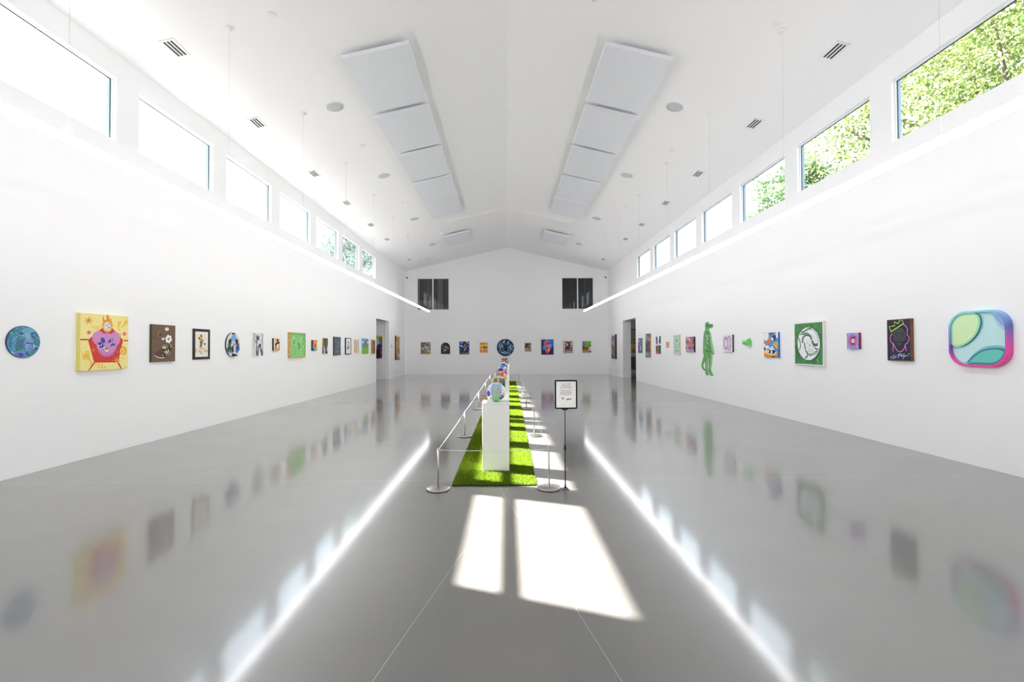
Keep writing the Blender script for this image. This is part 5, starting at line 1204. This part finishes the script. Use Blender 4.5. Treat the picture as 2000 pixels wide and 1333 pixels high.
# small discs, sprinklers and detectors
def make_cap():
    return MB().lathe([(0.060, 0), (0.060, 0.006), (0.050, 0.013), (0.0, 0.014)], 28).build('sprinkler_cover', CAPW)
cp = make_cap(); first = True
for x, y, l in ((-3.275, 6.51, 'small white ceiling cap left of the ridge, nearest the camera'), (3.769, 6.47, 'small white ceiling cap beside the nearest right pendant canopy'), (0.057, 10.68, 'small white ceiling cap close to the ridge, nearest of three there'),
                (-3.299, 10.72, 'small white ceiling cap on the left slope beside the first speaker gap'), (3.793, 10.70, 'small white ceiling cap on the right slope beside the first speaker gap'),
                (-3.311, 14.92, 'small white ceiling cap on the left slope between second and third speakers'), (3.801, 14.95, 'small white ceiling cap on the right slope between second and third speakers'),
                (0.034, 18.96, 'small white ceiling cap on the ridge just past the cross slot'), (0.02, 23.11, 'small white ceiling cap on the ridge closest to the back wall'),
                (-3.377, 19.1, 'small white ceiling cap on the left slope between third and fourth speakers'), (3.78, 19.17, 'small white ceiling cap on the right slope between third and fourth speakers'), (-3.33, 23.16, 'small white ceiling cap on the left slope close to the back wall')):
    o = cp if first else cp.copy()
    if not first: COL.objects.link(o)
    first = False
    tag(o, l, 'ceiling cap', 'small white ceiling caps'); on_ceiling(o, x, y)
det = None
for x, y, l in ((-2.70, 19.45, 'white smoke detector left of the lone left ceiling panel'), (2.60, 19.5, 'white smoke detector right of the lone right ceiling panel'), (-1.93, 22.32, 'white detector behind the lone left ceiling panel'), (1.85, 22.44, 'white detector behind the lone right ceiling panel')):
    o = empty('smoke_detector')
    MB().lathe([(0.075, 0), (0.075, 0.012), (0.060, 0.020), (0.0, 0.021)], 28).build('base', CAPW, o)
    MB().lathe([(0.035, 0.021), (0.035, 0.045), (0.028, 0.055), (0.0, 0.057)], 20).build('sensor', CAPW, o)
    tag(o, l, 'smoke detector', 'smoke detectors near the back wall'); on_ceiling(o, x, y)

# corner cameras
for sgn, side in ((-1, 'left'), (1, 'right')):
    e = empty('security_camera', (sgn*(W-0.13), D, 5.19))
    MB().lathe([(0.06, 0), (0.06, 0.05), (0.05, 0.09), (0.0, 0.10)], 24, axis='y').build('housing', METW, e)
    b = MB(); b.lathe([(0.040, 0.085), (0.038, 0.105), (0.028, 0.122), (0.012, 0.130), (0, 0.131)], 20, axis='y'); b.build('lens_dome', BLACK, e)
    tag(e, 'small white camera with black lens in the upper %s corner of the back wall' % side, 'security camera', 'corner security cameras')

# ------------------------------------------------------------------ pendant tubes on wires
PY = [23.38-2.4*k for k in range(12)]
for sgn, side in ((-1, 'left'), (1, 'right')):
    px, pz, r = sgn*3.90, 3.262, 0.045
    e = empty('linear_pendant', (px, 8, pz))
    b = MB(); ys = np.linspace(-5.4, 23.62, 30)
    n = 20; V = []; F = []
    for y in ys:
        for i in range(n): V.append((r*math.cos(2*math.pi*i/n), y-8, r*math.sin(2*math.pi*i/n)))
    for j in range(len(ys)-1):
        for i in range(n): F.append((j*n+i, j*n+(i+1) % n, (j+1)*n+(i+1) % n, (j+1)*n+i))
    F.append(tuple(range(n))[::-1]); F.append(tuple((len(ys)-1)*n+i for i in range(n)))
    b.add(V, F, 0, True); b.build('diffuser_tube', TUBE, e)
    zc = cz(3.90)-pz
    for y in PY:
        MB().tube([(0, y-8, r-0.002), (0, y-8, zc-0.004)], 0.0016, 6).build('wire', WIRE, e)
        c = MB().lathe([(0.062, 0.0), (0.062, -0.012), (0.055, -0.016), (0.012, -0.017), (0.010, -0.05), (0.0, -0.052)], 24).build('canopy', CAPW, e)
        c.location = (0, y-8, zc+0.003); c.rotation_euler = (0, ANG*sgn, 0)
    tag(e, 'long glowing white tube light hung on wires along the %s wall' % side, 'pendant light', 'tube pendant lights')

# ------------------------------------------------------------------ wall plates
pl = None
def plate(wall, pos, z, label):
    global pl
    if pl is None:
        pl = empty('outlet_plate')
        MB().box(-.028, .028, 0, .115, 0, .006).build('cover', mat('pale_grey_plate', '#c3c3c5', .5, noise=(9, .03)), pl)
        MB().box(-.016, .016, .02, .05, .006, .008).box(-.016, .016, .065, .095, .006, .008).build('socket', GRILLE, pl)
        o = pl
    else: o = copy_tree(pl)
    hang(o, wall, pos, z, 0.0); tag(o, label, 'outlet', 'outlet plates low on the side walls')
for pos, l in ((22.86, 'grey outlet plate low on the left wall, farthest left of four'), (23.32, 'grey outlet plate low on the left wall, second of four'), (23.80, 'grey outlet plate low on the left wall, third of four'), (24.28, 'grey outlet plate low on the left wall, closest to the corner')):
    plate('L', pos, .17, l)
for pos, l in ((25.0, 'grey outlet plate low on the right wall, closest to the corner'), (24.6, 'grey outlet plate low on the right wall, second from the corner'), (23.4, 'grey outlet plate low on the right wall, third from the corner'), (23.05, 'grey outlet plate low on the right wall, nearest the doorway')):
    plate('R', pos, .17, l)
o = MB().box(-.13, .13, -.10, .10, 0, .004).build('floor_outlet', mat('dull_steel_plate', '#8b888a', .35, metal=.5, noise=(20, .1)), None, bevel=.002); o.location = (-4.35, 21.6, 0)
tag(o, 'small grey metal plate set in the floor near the left back corner', 'floor outlet')

# ------------------------------------------------------------------ turf runway
TX0, TX1, TY0, TY1 = -0.598, 0.262, 4.81, 19.68
ROT = 0.0067
tr = empty('artificial_turf', (-0.1675, TY0, 0)); tr.rotation_euler = (0, 0, -ROT)
hw = (TX1-TX0)/2; LEN = TY1-TY0
MB().box(-hw, hw, 0, LEN, 0.0, 0.010).build('backing', mat('turf_backing', '#1d2a0c', .9, noise=(60, .3)), tr)
TURF = bpy.data.materials.new('turf_blades'); TURF.use_nodes = True
nt = TURF.node_tree; b_ = nt.nodes['Principled BSDF']; b_.inputs['Roughness'].default_value = 0.7; b_.inputs['Specular IOR Level'].default_value = 0.08
at_ = nt.nodes.new('ShaderNodeAttribute'); at_.attribute_name = 'Col'; nt.links.new(at_.outputs['Color'], b_.inputs['Base Color'])
tl = nt.nodes.new('ShaderNodeBsdfTranslucent'); nt.links.new(at_.outputs['Color'], tl.inputs['Color'])
mx = nt.nodes.new('ShaderNodeMixShader'); mx.inputs[0].default_value = 0.25
nt.links.new(b_.outputs[0], mx.inputs[1]); nt.links.new(tl.outputs[0], mx.inputs[2]); nt.links.new(mx.outputs[0], nt.nodes['Material Output'].inputs[0])
rng = np.random.default_rng(7)
def blades(y0, y1, dens, wd, ht):
    n = int((y1-y0)*2*hw*dens); x = rng.uniform(-hw, hw, n); y = rng.uniform(y0, y1, n)
    pk = (y+TY0-5.49+0.68) % 1.36-0.68; keep = ~((np.abs(x) < .148) & (np.abs(pk) < .148)); x = x[keep]; y = y[keep]; n = len(x)
    seam = np.abs((y % 0.93)-0.02) < 0.012
    a = rng.uniform(0, 2*np.pi, n); h = ht*rng.uniform(.7, 1.15, n)*np.where(seam, .55, 1); lx = rng.normal(0, .6, n)*h+h*.12; ly = rng.normal(0, .6, n)*h
    w = wd*rng.uniform(.7, 1.3, n)
    V = np.empty((n, 3, 3), np.float32)
    V[:, 0] = np.stack([x-w*np.cos(a), y-w*np.sin(a), np.full(n, .008)], 1); V[:, 1] = np.stack([x+w*np.cos(a), y+w*np.sin(a), np.full(n, .008)], 1)
    V[:, 2] = np.stack([x+lx, y+ly, .008+h], 1)
    base = .62*np.array([[.17, .32, .010], [.23, .38, .014], [.11, .24, .010], [.36, .46, .02], [.55, .50, .05]]); k = rng.choice(5, n, p=[.34, .28, .2, .13, .05])
    C = base[k]*rng.uniform(.85, 1.15, (n, 1)); return V.reshape(-1, 3), np.repeat(C, 3, axis=0)
parts = [blades(0, 1.6, 38000, .0022, .019), blades(1.6, 4, 22000, .0028, .020), blades(4, 8, 10000, .0042, .023), blades(8, LEN, 4500, .0065, .026)]
V = np.concatenate([p[0] for p in parts]); C = np.concatenate([p[1] for p in parts]); n = len(V)//3
me = bpy.data.meshes.new('grass_blades'); me.vertices.add(len(V)); me.vertices.foreach_set('co', V.ravel()); me.loops.add(len(V)); me.loops.foreach_set('vertex_index', np.arange(len(V), dtype=np.int32))
me.polygons.add(n); me.polygons.foreach_set('loop_start', np.arange(0, len(V), 3, dtype=np.int32)); me.update(calc_edges=True)
ca = me.color_attributes.new('Col', 'FLOAT_COLOR', 'CORNER'); ca.data.foreach_set('color', np.concatenate([C, np.ones((len(C), 1))], 1).astype(np.float32).ravel())
o = link('grass_blades', me, TURF, tr); o['kind'] = 'stuff'
tag(tr, 'long strip of bright green artificial turf under the row of white pedestals', 'artificial turf')

def rowx(x, y): return x+ROT*(y-4.7)

# ------------------------------------------------------------------ pedestals and painted balls
def pedestal(h):
    b = MB(); a = 0.152; b.box(-a, a, -a, a, 0, h-0.012).box(-a-.004, a+.004, -a-.004, a+.004, h-0.012, h)
    return b
BALLX = -0.166
ped_top = 0.782
blist = []
P_first = None
for k in range(11):
    yc = 5.49+1.36*k; h = 0.90 if k == 7 else ped_top
    if P_first is None or k == 7:
        o = pedestal(h-0.010).build('pedestal', PEDW, None, bevel=.003)
        if P_first is None: P_first = o
    else:
        o = P_first.copy(); COL.objects.link(o)
    o.location = (rowx(BALLX, yc), yc, 0.0101); o.rotation_euler = (0, 0, -ROT)
    tag(o, 'white square pedestal on the turf, '+('closest to the camera' if k == 0 else ('farthest in the row' if k == 10 else ORD[k]+' in the row from the camera'))+(' and tallest' if k == 7 else ''), 'pedestal', 'white pedestals on the turf strip')
    blist.append((rowx(BALLX, yc), yc, h+0.0005))

def ball(name, fn, nu=120, nv=70, R=0.11):
    V = []; F = []; C = []
    for j in range(nv+1):
        th = math.pi*j/nv
        for i in range(nu):
            ph = 2*math.pi*i/nu; V.append((R*math.sin(th)*math.cos(ph), R*math.sin(th)*math.sin(ph), R+R*math.cos(th)))
            C.append(lin(fn(math.sin(th)*math.cos(ph), math.sin(th)*math.sin(ph), math.cos(th))))
    for j in range(nv):
        for i in range(nu): F.append((j*nu+i, (j+1)*nu+i, (j+1)*nu+(i+1) % nu, j*nu+(i+1) % nu))
    me = bpy.data.meshes.new(name); me.from_pydata(V, [], F); me.update()
    bm = bmesh.new(); bm.from_mesh(me); bmesh.ops.remove_doubles(bm, verts=bm.verts, dist=1e-6); bm.to_mesh(me); bm.free()
    at = me.color_attributes.new('Col', 'FLOAT_COLOR', 'POINT')
    for v, d in zip(me.vertices, at.data):
        x, y, z = v.co.x/R, v.co.y/R, v.co.z/R-1; d.color = lin(fn(x, y, z))
    me.polygons.foreach_set('use_smooth', [True]*len(me.polygons))
    return link(name, me, BALLM)
BALLM = attr_mat('painted_ball', 0.35, 0.5, None, 0.2)
# shallow seams on the ball leather
nt = BALLM.node_tree; tc = nt.nodes.new('ShaderNodeTexCoord'); vo = nt.nodes.new('ShaderNodeTexVoronoi'); vo.feature = 'DISTANCE_TO_EDGE'; vo.inputs['Scale'].default_value = 11
mr = nt.nodes.new('ShaderNodeMapRange'); mr.inputs['From Max'].default_value = 0.05; bp = nt.nodes.new('ShaderNodeBump'); bp.inputs['Strength'].default_value = .4; bp.inputs['Distance'].default_value = .002
nt.links.new(tc.outputs['Object'], vo.inputs['Vector']); nt.links.new(vo.outputs['Distance'], mr.inputs['Value']); nt.links.new(mr.outputs[0], bp.inputs['Height']); nt.links.new(bp.outputs['Normal'], nt.nodes['Principled BSDF'].inputs['Normal'])

def seg(p, a, b):
    ax, ay = a; bx, by = b; t = max(0, min(1, ((p[0]-ax)*(bx-ax)+(p[1]-ay)*(by-ay))/((bx-ax)**2+(by-ay)**2 or 1))); return math.hypot(p[0]-ax-t*(bx-ax), p[1]-ay-t*(by-ay))
def inpoly(p, P):
    c = False; n = len(P)
    for i in range(n):
        (x1, y1), (x2, y2) = P[i], P[i-1]
        if (y1 > p[1]) != (y2 > p[1]) and p[0] < (x2-x1)*(p[1]-y1)/(y2-y1)+x1: c = not c
    return c
# traced on the front hemisphere: px -> (x, z), centre (440, 890), radius 217
def B(P): return [((x-440)/217, -(y-890)/217) for x, y in P]
G_green = smooth(B([(345, 970), (400, 935), (445, 920), (500, 925), (545, 940), (575, 970), (520, 1010), (520, 1040), (580, 1060), (540, 1090), (440, 1110), (380, 1090), (355, 1040)]), 4)
G_purp = smooth(B([(545, 935), (600, 950), (625, 985), (610, 1035), (560, 1052), (520, 1040), (518, 1010), (560, 985), (575, 965)]), 4)
G_blue = smooth(B([(235, 900), (260, 852), (295, 870), (312, 920), (300, 965), (265, 985), (240, 955)]), 4)
G_pet = smooth(B([(345, 715), (400, 690), (500, 690), (560, 710), (575, 770), (590, 850), (585, 880), (540, 930), (480, 915), (400, 930), (345, 955), (325, 880), (330, 790)]), 4)
G_lil = smooth(B([(230, 880), (260, 820), (310, 760), (335, 800), (325, 900), (330, 990), (300, 1010), (250, 980)]), 4)
G_top = smooth(B([(390, 680), (440, 668), (500, 670), (540, 690), (480, 700), (400, 698)]), 3)
Y1 = [B([(445, 745), (452, 800)]), B([(452, 800), (415, 820)]), B([(415, 820), (395, 850)]), B([(455, 800), (435, 830)]), B([(435, 830), (405, 868)]), B([(445, 820), (485, 890)])]
def front(x, y, z):
    if y > 0.15: return '#e6dbe8' if math.sin(7*x)+math.sin(6*z) > 0 else '#9fc3d6'
    p = (x, z)
    if math.hypot(x-.03, z+.10) < .075: return '#e0a512'
    for a_, b2 in Y1:
        d = seg(p, a_, b2)
        if d < .036: return '#f0df5e'
        if d < .05: return '#454a3c'
    if inpoly(p, G_purp): return '#6a3f9f'
    if inpoly(p, G_green): return '#8ccf8c'
    if inpoly(p, G_blue): return '#2f4ba8'
    if inpoly(p, G_top): return '#dcb8e2'
    for cx, cz_, r in ((.72, .23, .09), (.82, -.12, .09), (.70, .58, .06), (.95, .15, .05), (.94, -.27, .05)):
        d = math.hypot(x-cx, z-cz_)
        if d < r*.75: return '#c23f96'
        if d < r*1.7: return '#f3eaf0'
    if inpoly(p, G_pet): return '#8fb0cc'
    if inpoly(p, G_lil): return '#d9c4e6'
    if x < -.35 and z < -.55 and x > -.66: return '#e8902c' if z > -.75 else '#f1e8e4'
    if x < -.6 and z > .3: return '#a5dcd6'
    return '#ece4ec'
def patches(seed, pal, n=22, r=(.25, .6), extra=None):
    R_ = random.Random(seed); L_ = []
    for _ in range(n):
        v = Vector((R_.gauss(0, 1), R_.gauss(0, 1), R_.gauss(0, 1))).normalized(); L_.append((v, math.cos(R_.uniform(*r)), R_.choice(pal)))
    def f(x, y, z):
        if extra:
            c = extra(x, y, z)
            if c: return c
        for v, c, col in reversed(L_):
            if v.x*x+v.y*y+v.z*z > c: return col
        return pal[0]
    return f
def ex2(x, y, z):
    if y > .2: return None
    if abs(x+.05+.25*z-.1) < .07 and z > 0: return '#c9bf86'
    if z > .1 and x > .1 and x < .6 and z < .85-.5*x: return '#4f6470'
    if z < .2 and z > -.1 and x > -.2 and x < .55 and z > .25*x-.08: return '#d4a6a0'
    if math.hypot(x+.3, z-.35) < .38: return '#7c5c42'
    if abs(x) > .84: return '#c3d287'
def ex3(x, y, z):
    if z > .80 and y < .3: return '#f3b41f'
    if abs(x) < .25-(z-.5)*.4 and z > .35 and z < .78 and y < 0: return '#ee7a1c'
    if abs(x) < .5 and z > .35 and y < 0: return '#7a4a9c'
    if x > .5 and z < .7: return '#f2ab2b'
    if x < -.75: return '#f6d27a'
def ex4(x, y, z):
    if z > .2 and math.hypot(x+.2, z-.55) < .42 and y < .2: return '#28256c'
    if math.hypot(x-.35, z-.65) < .25: return '#d98088'
    if math.hypot(x-.4, z-.35) < .14: return '#f6c9b8'
def ex5(x, y, z):
    if z > .55 and x > -.4 and x < .4: return '#2f7ad8'
    if abs(z-.4-.2*x) < .1: return '#dcebf8'
designs = [(front, 'soccer ball painted with a yellow figure, green and purple shapes, front of the row'),
           (patches(2, ['#a9b06c', '#6d5238', '#8a6a4a', '#3f4a4c', '#d7c9b0'], extra=ex2), 'brown and olive painted ball, second on the pedestal row'),
           (patches(3, ['#6a8fae', '#f0a52b', '#5b7d9f', '#7a4a9c'], extra=ex3), 'orange, purple and slate painted ball, third on the pedestal row'),
           (patches(4, ['#8a3f9c', '#c85a8c', '#2b2768', '#5b86c8'], extra=ex4), 'magenta and navy painted ball, fourth on the pedestal row'),
           (patches(5, ['#6fa0da', '#3f86dc', '#bcd6f0', '#8fb6e6'], extra=ex5), 'sky blue and white painted ball, fifth on the pedestal row'),
           (patches(6, ['#8a6a4f', '#6a4a38', '#d8b09c', '#4a4648'], 26), 'brown mottled painted ball, sixth on the pedestal row'),
           (patches(7, ['#dfe2f4', '#c9a8e0', '#f0ece8', '#9fb8dc'], 24), 'white and lilac painted ball, seventh on the pedestal row'),
           (patches(8, ['#3f4650', '#e8a878', '#d8dde4', '#c9a02c', '#b0566e', '#6a7f8c', '#2a2c34'], 46, (.16, .38)), 'highest painted ball, many-coloured, eighth on the pedestal row'),
           (patches(9, ['#c94f4f', '#efe3c4', '#3f6fa8'], 24), 'red and cream painted ball, ninth on the pedestal row'),
           (patches(10, ['#4f8f5f', '#e8d04a', '#f0f0ea'], 24), 'green and yellow painted ball, tenth on the pedestal row'),
           (patches(11, ['#e87a3c', '#3a3f7c', '#f2e4d0'], 24), 'orange and indigo painted ball, last on the pedestal row')]
for (x, y, z), (fn, l) in zip(blist, designs):
    o = ball('soccer_ball', fn, 220 if l.startswith('soccer') else 90, 130 if l.startswith('soccer') else 54)
    o.location = (x, y, z); tag(o, l, 'ball', 'painted soccer balls')

# ------------------------------------------------------------------ low barrier posts and cords
def make_post():
    r = empty('barrier_post')
    MB().lathe([(0.112, 0), (0.117, 0.004), (0.117, 0.018), (0.113, 0.022), (0.030, 0.0245), (0.0, 0.0245)], 48).build('base', STEEL, r)
    MB().lathe([(0.0085, 0.0245), (0.0085, 0.385)], 16).build('pole', STEEL, r)
    MB().lathe([(0.0085, 0.385), (0.010, 0.388), (0.010, 0.398), (0.007, 0.402), (0.0, 0.403)], 16).build('cap', STEEL, r)
    return r
YS = (4.70, 7.50, 10.86, 14.04, 17.33, 19.42)
pp = make_post(); first = True; tops = {}
for sgn, side in ((-1, 'left'), (1, 'right')):
    for i, y in enumerate(YS):
        o = pp if first else copy_tree(pp); first = False
        x = rowx(-0.170+sgn*0.550, y); o.location = (x, y, 0); tops[(sgn, i)] = (x, y, 0.392)
        tag(o, 'low steel barrier post %s of the turf, %s' % (side, 'nearest the camera' if i == 0 else ('farthest from the camera' if i == 5 else ORD[i]+' from the camera')), 'barrier post', 'low steel barrier posts')
def cord(p, q, l):
    P = [Vector(p).lerp(Vector(q), t/10)+Vector((0, 0, -0.012*4*(t/10)*(1-t/10))) for t in range(11)]
    c = P[0].copy(); o = MB().tube([v-c for v in P], 0.0028, 8).build('barrier_rope', CORD); o.location = c
    tag(o, l, 'barrier cord', 'thin cords between the barrier posts')
for sgn, side in ((-1, 'left'), (1, 'right')):
    for i in range(5): cord(tops[(sgn, i)], tops[(sgn, i+1)], 'thin pale cord between the %s and %s %s barrier posts' % (('nearest', 'second', 'third', 'fourth', 'fifth')[i], ('second', 'third', 'fourth', 'fifth', 'farthest')[i], side))
cord(tops[(-1, 0)], tops[(1, 0)], 'thin cord crossing in front of the nearest white pedestal')
cord(tops[(-1, 5)], tops[(1, 5)], 'thin cord crossing behind the farthest white pedestal')

# ------------------------------------------------------------------ sign on a pole
sx, sy = 0.538, 4.666
e = empty('sign_stand', (sx, sy, 0))
b = MB(); hx_, hy_ = 0.038, 0.040
b.add([(-hx_, -hy_, 0), (hx_, -hy_, 0), (hx_, hy_, 0), (-hx_, hy_, 0), (-.018, -.016, .022), (.018, -.016, .022), (.018, .016, .022), (-.018, .016, .022)], [(3, 2, 1, 0), (4, 5, 6, 7), (0, 1, 5, 4), (1, 2, 6, 5), (2, 3, 7, 6), (3, 0, 4, 7)])
b.build('base', mat('smoked_chrome', '#77777a', .2, metal=1.0, noise=(30, .2)), e)
MB().lathe([(.010, .020), (.0075, .05), (.0060, .06), (.0060, .44)], 14).build('pole', BLACK, e)
MB().box(-.014, .010, -.010, .010, .395, .435).build('height_clamp', BLACK, e)
MB().lathe([(.0045, .43), (.0045, .785)], 14).build('inner_pole', BLACK, e)
b = MB(); b.add([(-.045, -.006, .800), (.045, -.006, .800), (.012, -.006, .782), (-.012, -.006, .782), (-.045, .006, .800), (.045, .006, .800), (.012, .006, .782), (-.012, .006, .782)], [(0, 3, 2, 1), (4, 5, 6, 7), (0, 1, 5, 4), (1, 2, 6, 5), (2, 3, 7, 6), (3, 0, 4, 7)])
b.build('bracket', BLACK, e)
def front_m(x, y, z): return Matrix(((1, 0, 0, x), (0, 0, -1, y), (0, 1, 0, z), (0, 0, 0, 1)))
SW, SH = 0.222, 0.284
a = Art(SW, SH, clip='none')
O, I = rrect(0, 1, 0, 1, .05, .04, 6), rrect(.058, .942, .044, .956, .02, .016, 6)
a.solid(O, 0.0, '#0b0b0c', '#0b0b0c', back0=-0.012)
n = len(O)
for i in range(n):
    j = (i+1) % n; q3 = lambda p, z: (p[0]*SW-SW/2, p[1]*SH, z)
    a.face([q3(O[i], 0), q3(O[j], 0), q3(O[j], .005), q3(O[i], .005)], [lin('#0b0b0c')]*4); a.face([q3(O[i], .005), q3(O[j], .005), q3(I[j], .005), q3(I[i], .005)], [lin('#0b0b0c')]*4)
    a.face([q3(I[i], .005), q3(I[j], .005), q3(I[j], .001), q3(I[i], .001)], [lin('#0b0b0c')]*4)
fr = a.build('sign_frame', attr_mat('satin_black_frame', .55, .2, None), e); fr.matrix_local = front_m(.012, -.002, .797)
a = Art(SW, SH, clip='none')
a.solid(I, .0012, '#e9e9e9', '#ececea', back0=.0002)
a.z = .0012
lines = [('This unique installation', .870), ('features soccer balls', .832), ('generously provided by US', .794), ('Soccer, transformed into', .756), ('one-of-a-kind works of art.', .718),
         ('ABV invited local artists to use', .640), ('the ball as their canvas,', .602), ('exploring the intersection of', .564), ('global sport, community, and', .526), ('creative expression.', .488)]
for t, v in lines: a.text(t, .5, v+.005, .0112, '#3c3b3d', bold=.00012, stretch=.92)
# crest: dark top band, red and white stripes on a shield
sh_ = [(.30, .385), (.40, .385), (.40, .345), (.385, .32), (.35, .30), (.315, .32), (.30, .345)]
a.poly(sh_, '#c9c6cc').poly([(.30, .365), (.40, .365), (.40, .388), (.30, .388)], '#4d5a78')
for x in (.315, .34, .365, .388): a.line([(x, .36), (x, .318)], .0016, '#c6606a')
a.line([(.46, .39), (.46, .30)], .0006, '#b5b5b5')
a.poly([(.50, .305), (.575, .305), (.545, .36)], '#0c0c0c').poly([(.59, .305), (.64, .305), (.64, .36), (.59, .36)], '#0c0c0c').poly([(.655, .36), (.735, .36), (.70, .305)], '#0c0c0c').line([(.60, .333), (.65, .333)], .0016, '#e9e9e9')
pn = a.build('sign_sheet', PAINT, e); pn.matrix_local = front_m(.012, -.002, .797)
tag(e, 'black framed notice on a thin black pole beside the front barrier post', 'sign')

# ------------------------------------------------------------------ outside: ground and trees
g = mesh('ground', [(-70, -60, -.05), (80, -60, -.05), (80, 90, -.05), (-70, 90, -.05)], [(0, 1, 2, 3)], mat('paving', '#454540', .9, noise=(.6, .12))); g['kind'] = 'structure'
LEAF = bpy.data.materials.new('tree_leaves'); LEAF.use_nodes = True
nt = LEAF.node_tree; b_ = nt.nodes['Principled BSDF']; b_.inputs['Roughness'].default_value = .5; b_.inputs['Specular IOR Level'].default_value = .3
at_ = nt.nodes.new('ShaderNodeAttribute'); at_.attribute_name = 'Col'; nt.links.new(at_.outputs['Color'], b_.inputs['Base Color'])
tl = nt.nodes.new('ShaderNodeBsdfTranslucent'); nt.links.new(at_.outputs['Color'], tl.inputs['Color']); mx = nt.nodes.new('ShaderNodeMixShader'); mx.inputs[0].default_value = .4
nt.links.new(b_.outputs[0], mx.inputs[1]); nt.links.new(tl.outputs[0], mx.inputs[2]); nt.links.new(mx.outputs[0], nt.nodes['Material Output'].inputs[0])
BARK = mat('tree_bark', '#4f463e', .9, noise=(6, .3))
def tree(x, y, zc, R_, Rz, n, leaf, seed, cols, label, clumps=60):
    rs = np.random.default_rng(seed); rr = random.Random(seed)
    e = empty('tree', (x, y, -.05))
    zc += .05
    b = MB(); b.tube([(0, 0, 0), (.1, 0, zc*.3), (-.1, .1, zc*.6), (0, 0, zc)], .22, 10)
    cs = []
    for i in range(clumps):
        v = Vector((rr.gauss(0, 1), rr.gauss(0, 1), rr.gauss(0, 1))).normalized(); t = rr.random()**.4*.86
        cs.append((v.x*R_*t, v.y*R_*t, zc+v.z*Rz*t))
        if i % 3 == 0:
            p0 = Vector((0, 0, zc-Rz*.7)); p1 = Vector(cs[-1]); m_ = p0.lerp(p1, .5)+Vector((rr.uniform(-.3, .3), rr.uniform(-.3, .3), .3)); b.tube([p0, m_, p1], .05, 6)
    b.build('trunk', BARK, e)
    c = np.array(cs)[rs.integers(0, clumps, n)]; d = rs.normal(0, 1, (n, 3)); d /= np.linalg.norm(d, axis=1)[:, None]; rad = rs.random((n, 1))**.45*R_*.30
    ctr = c+d*rad*np.array([1, 1, .75])
    u = rs.normal(0, 1, (n, 3)); u /= np.linalg.norm(u, axis=1)[:, None]; w = np.cross(u, rs.normal(0, 1, (n, 3))); w /= np.linalg.norm(w, axis=1)[:, None]
    s = leaf*rs.uniform(.6, 1.2, (n, 1))
    V = np.stack([ctr-u*s, ctr+w*s*.5, ctr+u*s, ctr-w*s*.5], 1).reshape(-1, 3).astype(np.float32)
    C = np.array(cols)[rs.integers(0, len(cols), n)]*rs.uniform(.8, 1.2, (n, 1))
    me = bpy.data.meshes.new('foliage'); me.vertices.add(4*n); me.vertices.foreach_set('co', V.ravel()); me.loops.add(4*n); me.loops.foreach_set('vertex_index', np.arange(4*n, dtype=np.int32))
    me.polygons.add(n); me.polygons.foreach_set('loop_start', np.arange(0, 4*n, 4, dtype=np.int32)); me.update(calc_edges=True)
    ca = me.color_attributes.new('Col', 'FLOAT_COLOR', 'CORNER'); C4 = np.concatenate([np.repeat(C, 4, axis=0), np.ones((4*n, 1))], 1).astype(np.float32); ca.data.foreach_set('color', C4.ravel())
    link('foliage', me, LEAF, e); tag(e, label, 'tree')
LIME = [(.15, .21, .05), (.19, .245, .07), (.095, .155, .035), (.25, .28, .10)]
GLARE_PALED = [(.27, .35, .29), (.32, .39, .34), (.22, .30, .25)]  # leaf greens paled to imitate glare and haze at the left windows
DEEP = [(.09, .17, .07), (.13, .21, .10), (.17, .24, .13)]
tree(14.2, 12.6, 8.6, 5.4, 5.2, 75000, .075, 5, LIME, 'large sunlit yellow-green tree outside the nearest right-hand windows', 90)
tree(11.5, 18.6, 6.7, 2.1, 2.5, 16000, .08, 6, DEEP, 'smaller green tree low in the third right-hand window', 40)
tree(-9.9, 28.3, 6.4, 3.5, 3.6, 20000, .10, 7, GLARE_PALED, 'green tree with leaves paled for glare outside the farthest left-hand windows', 40)
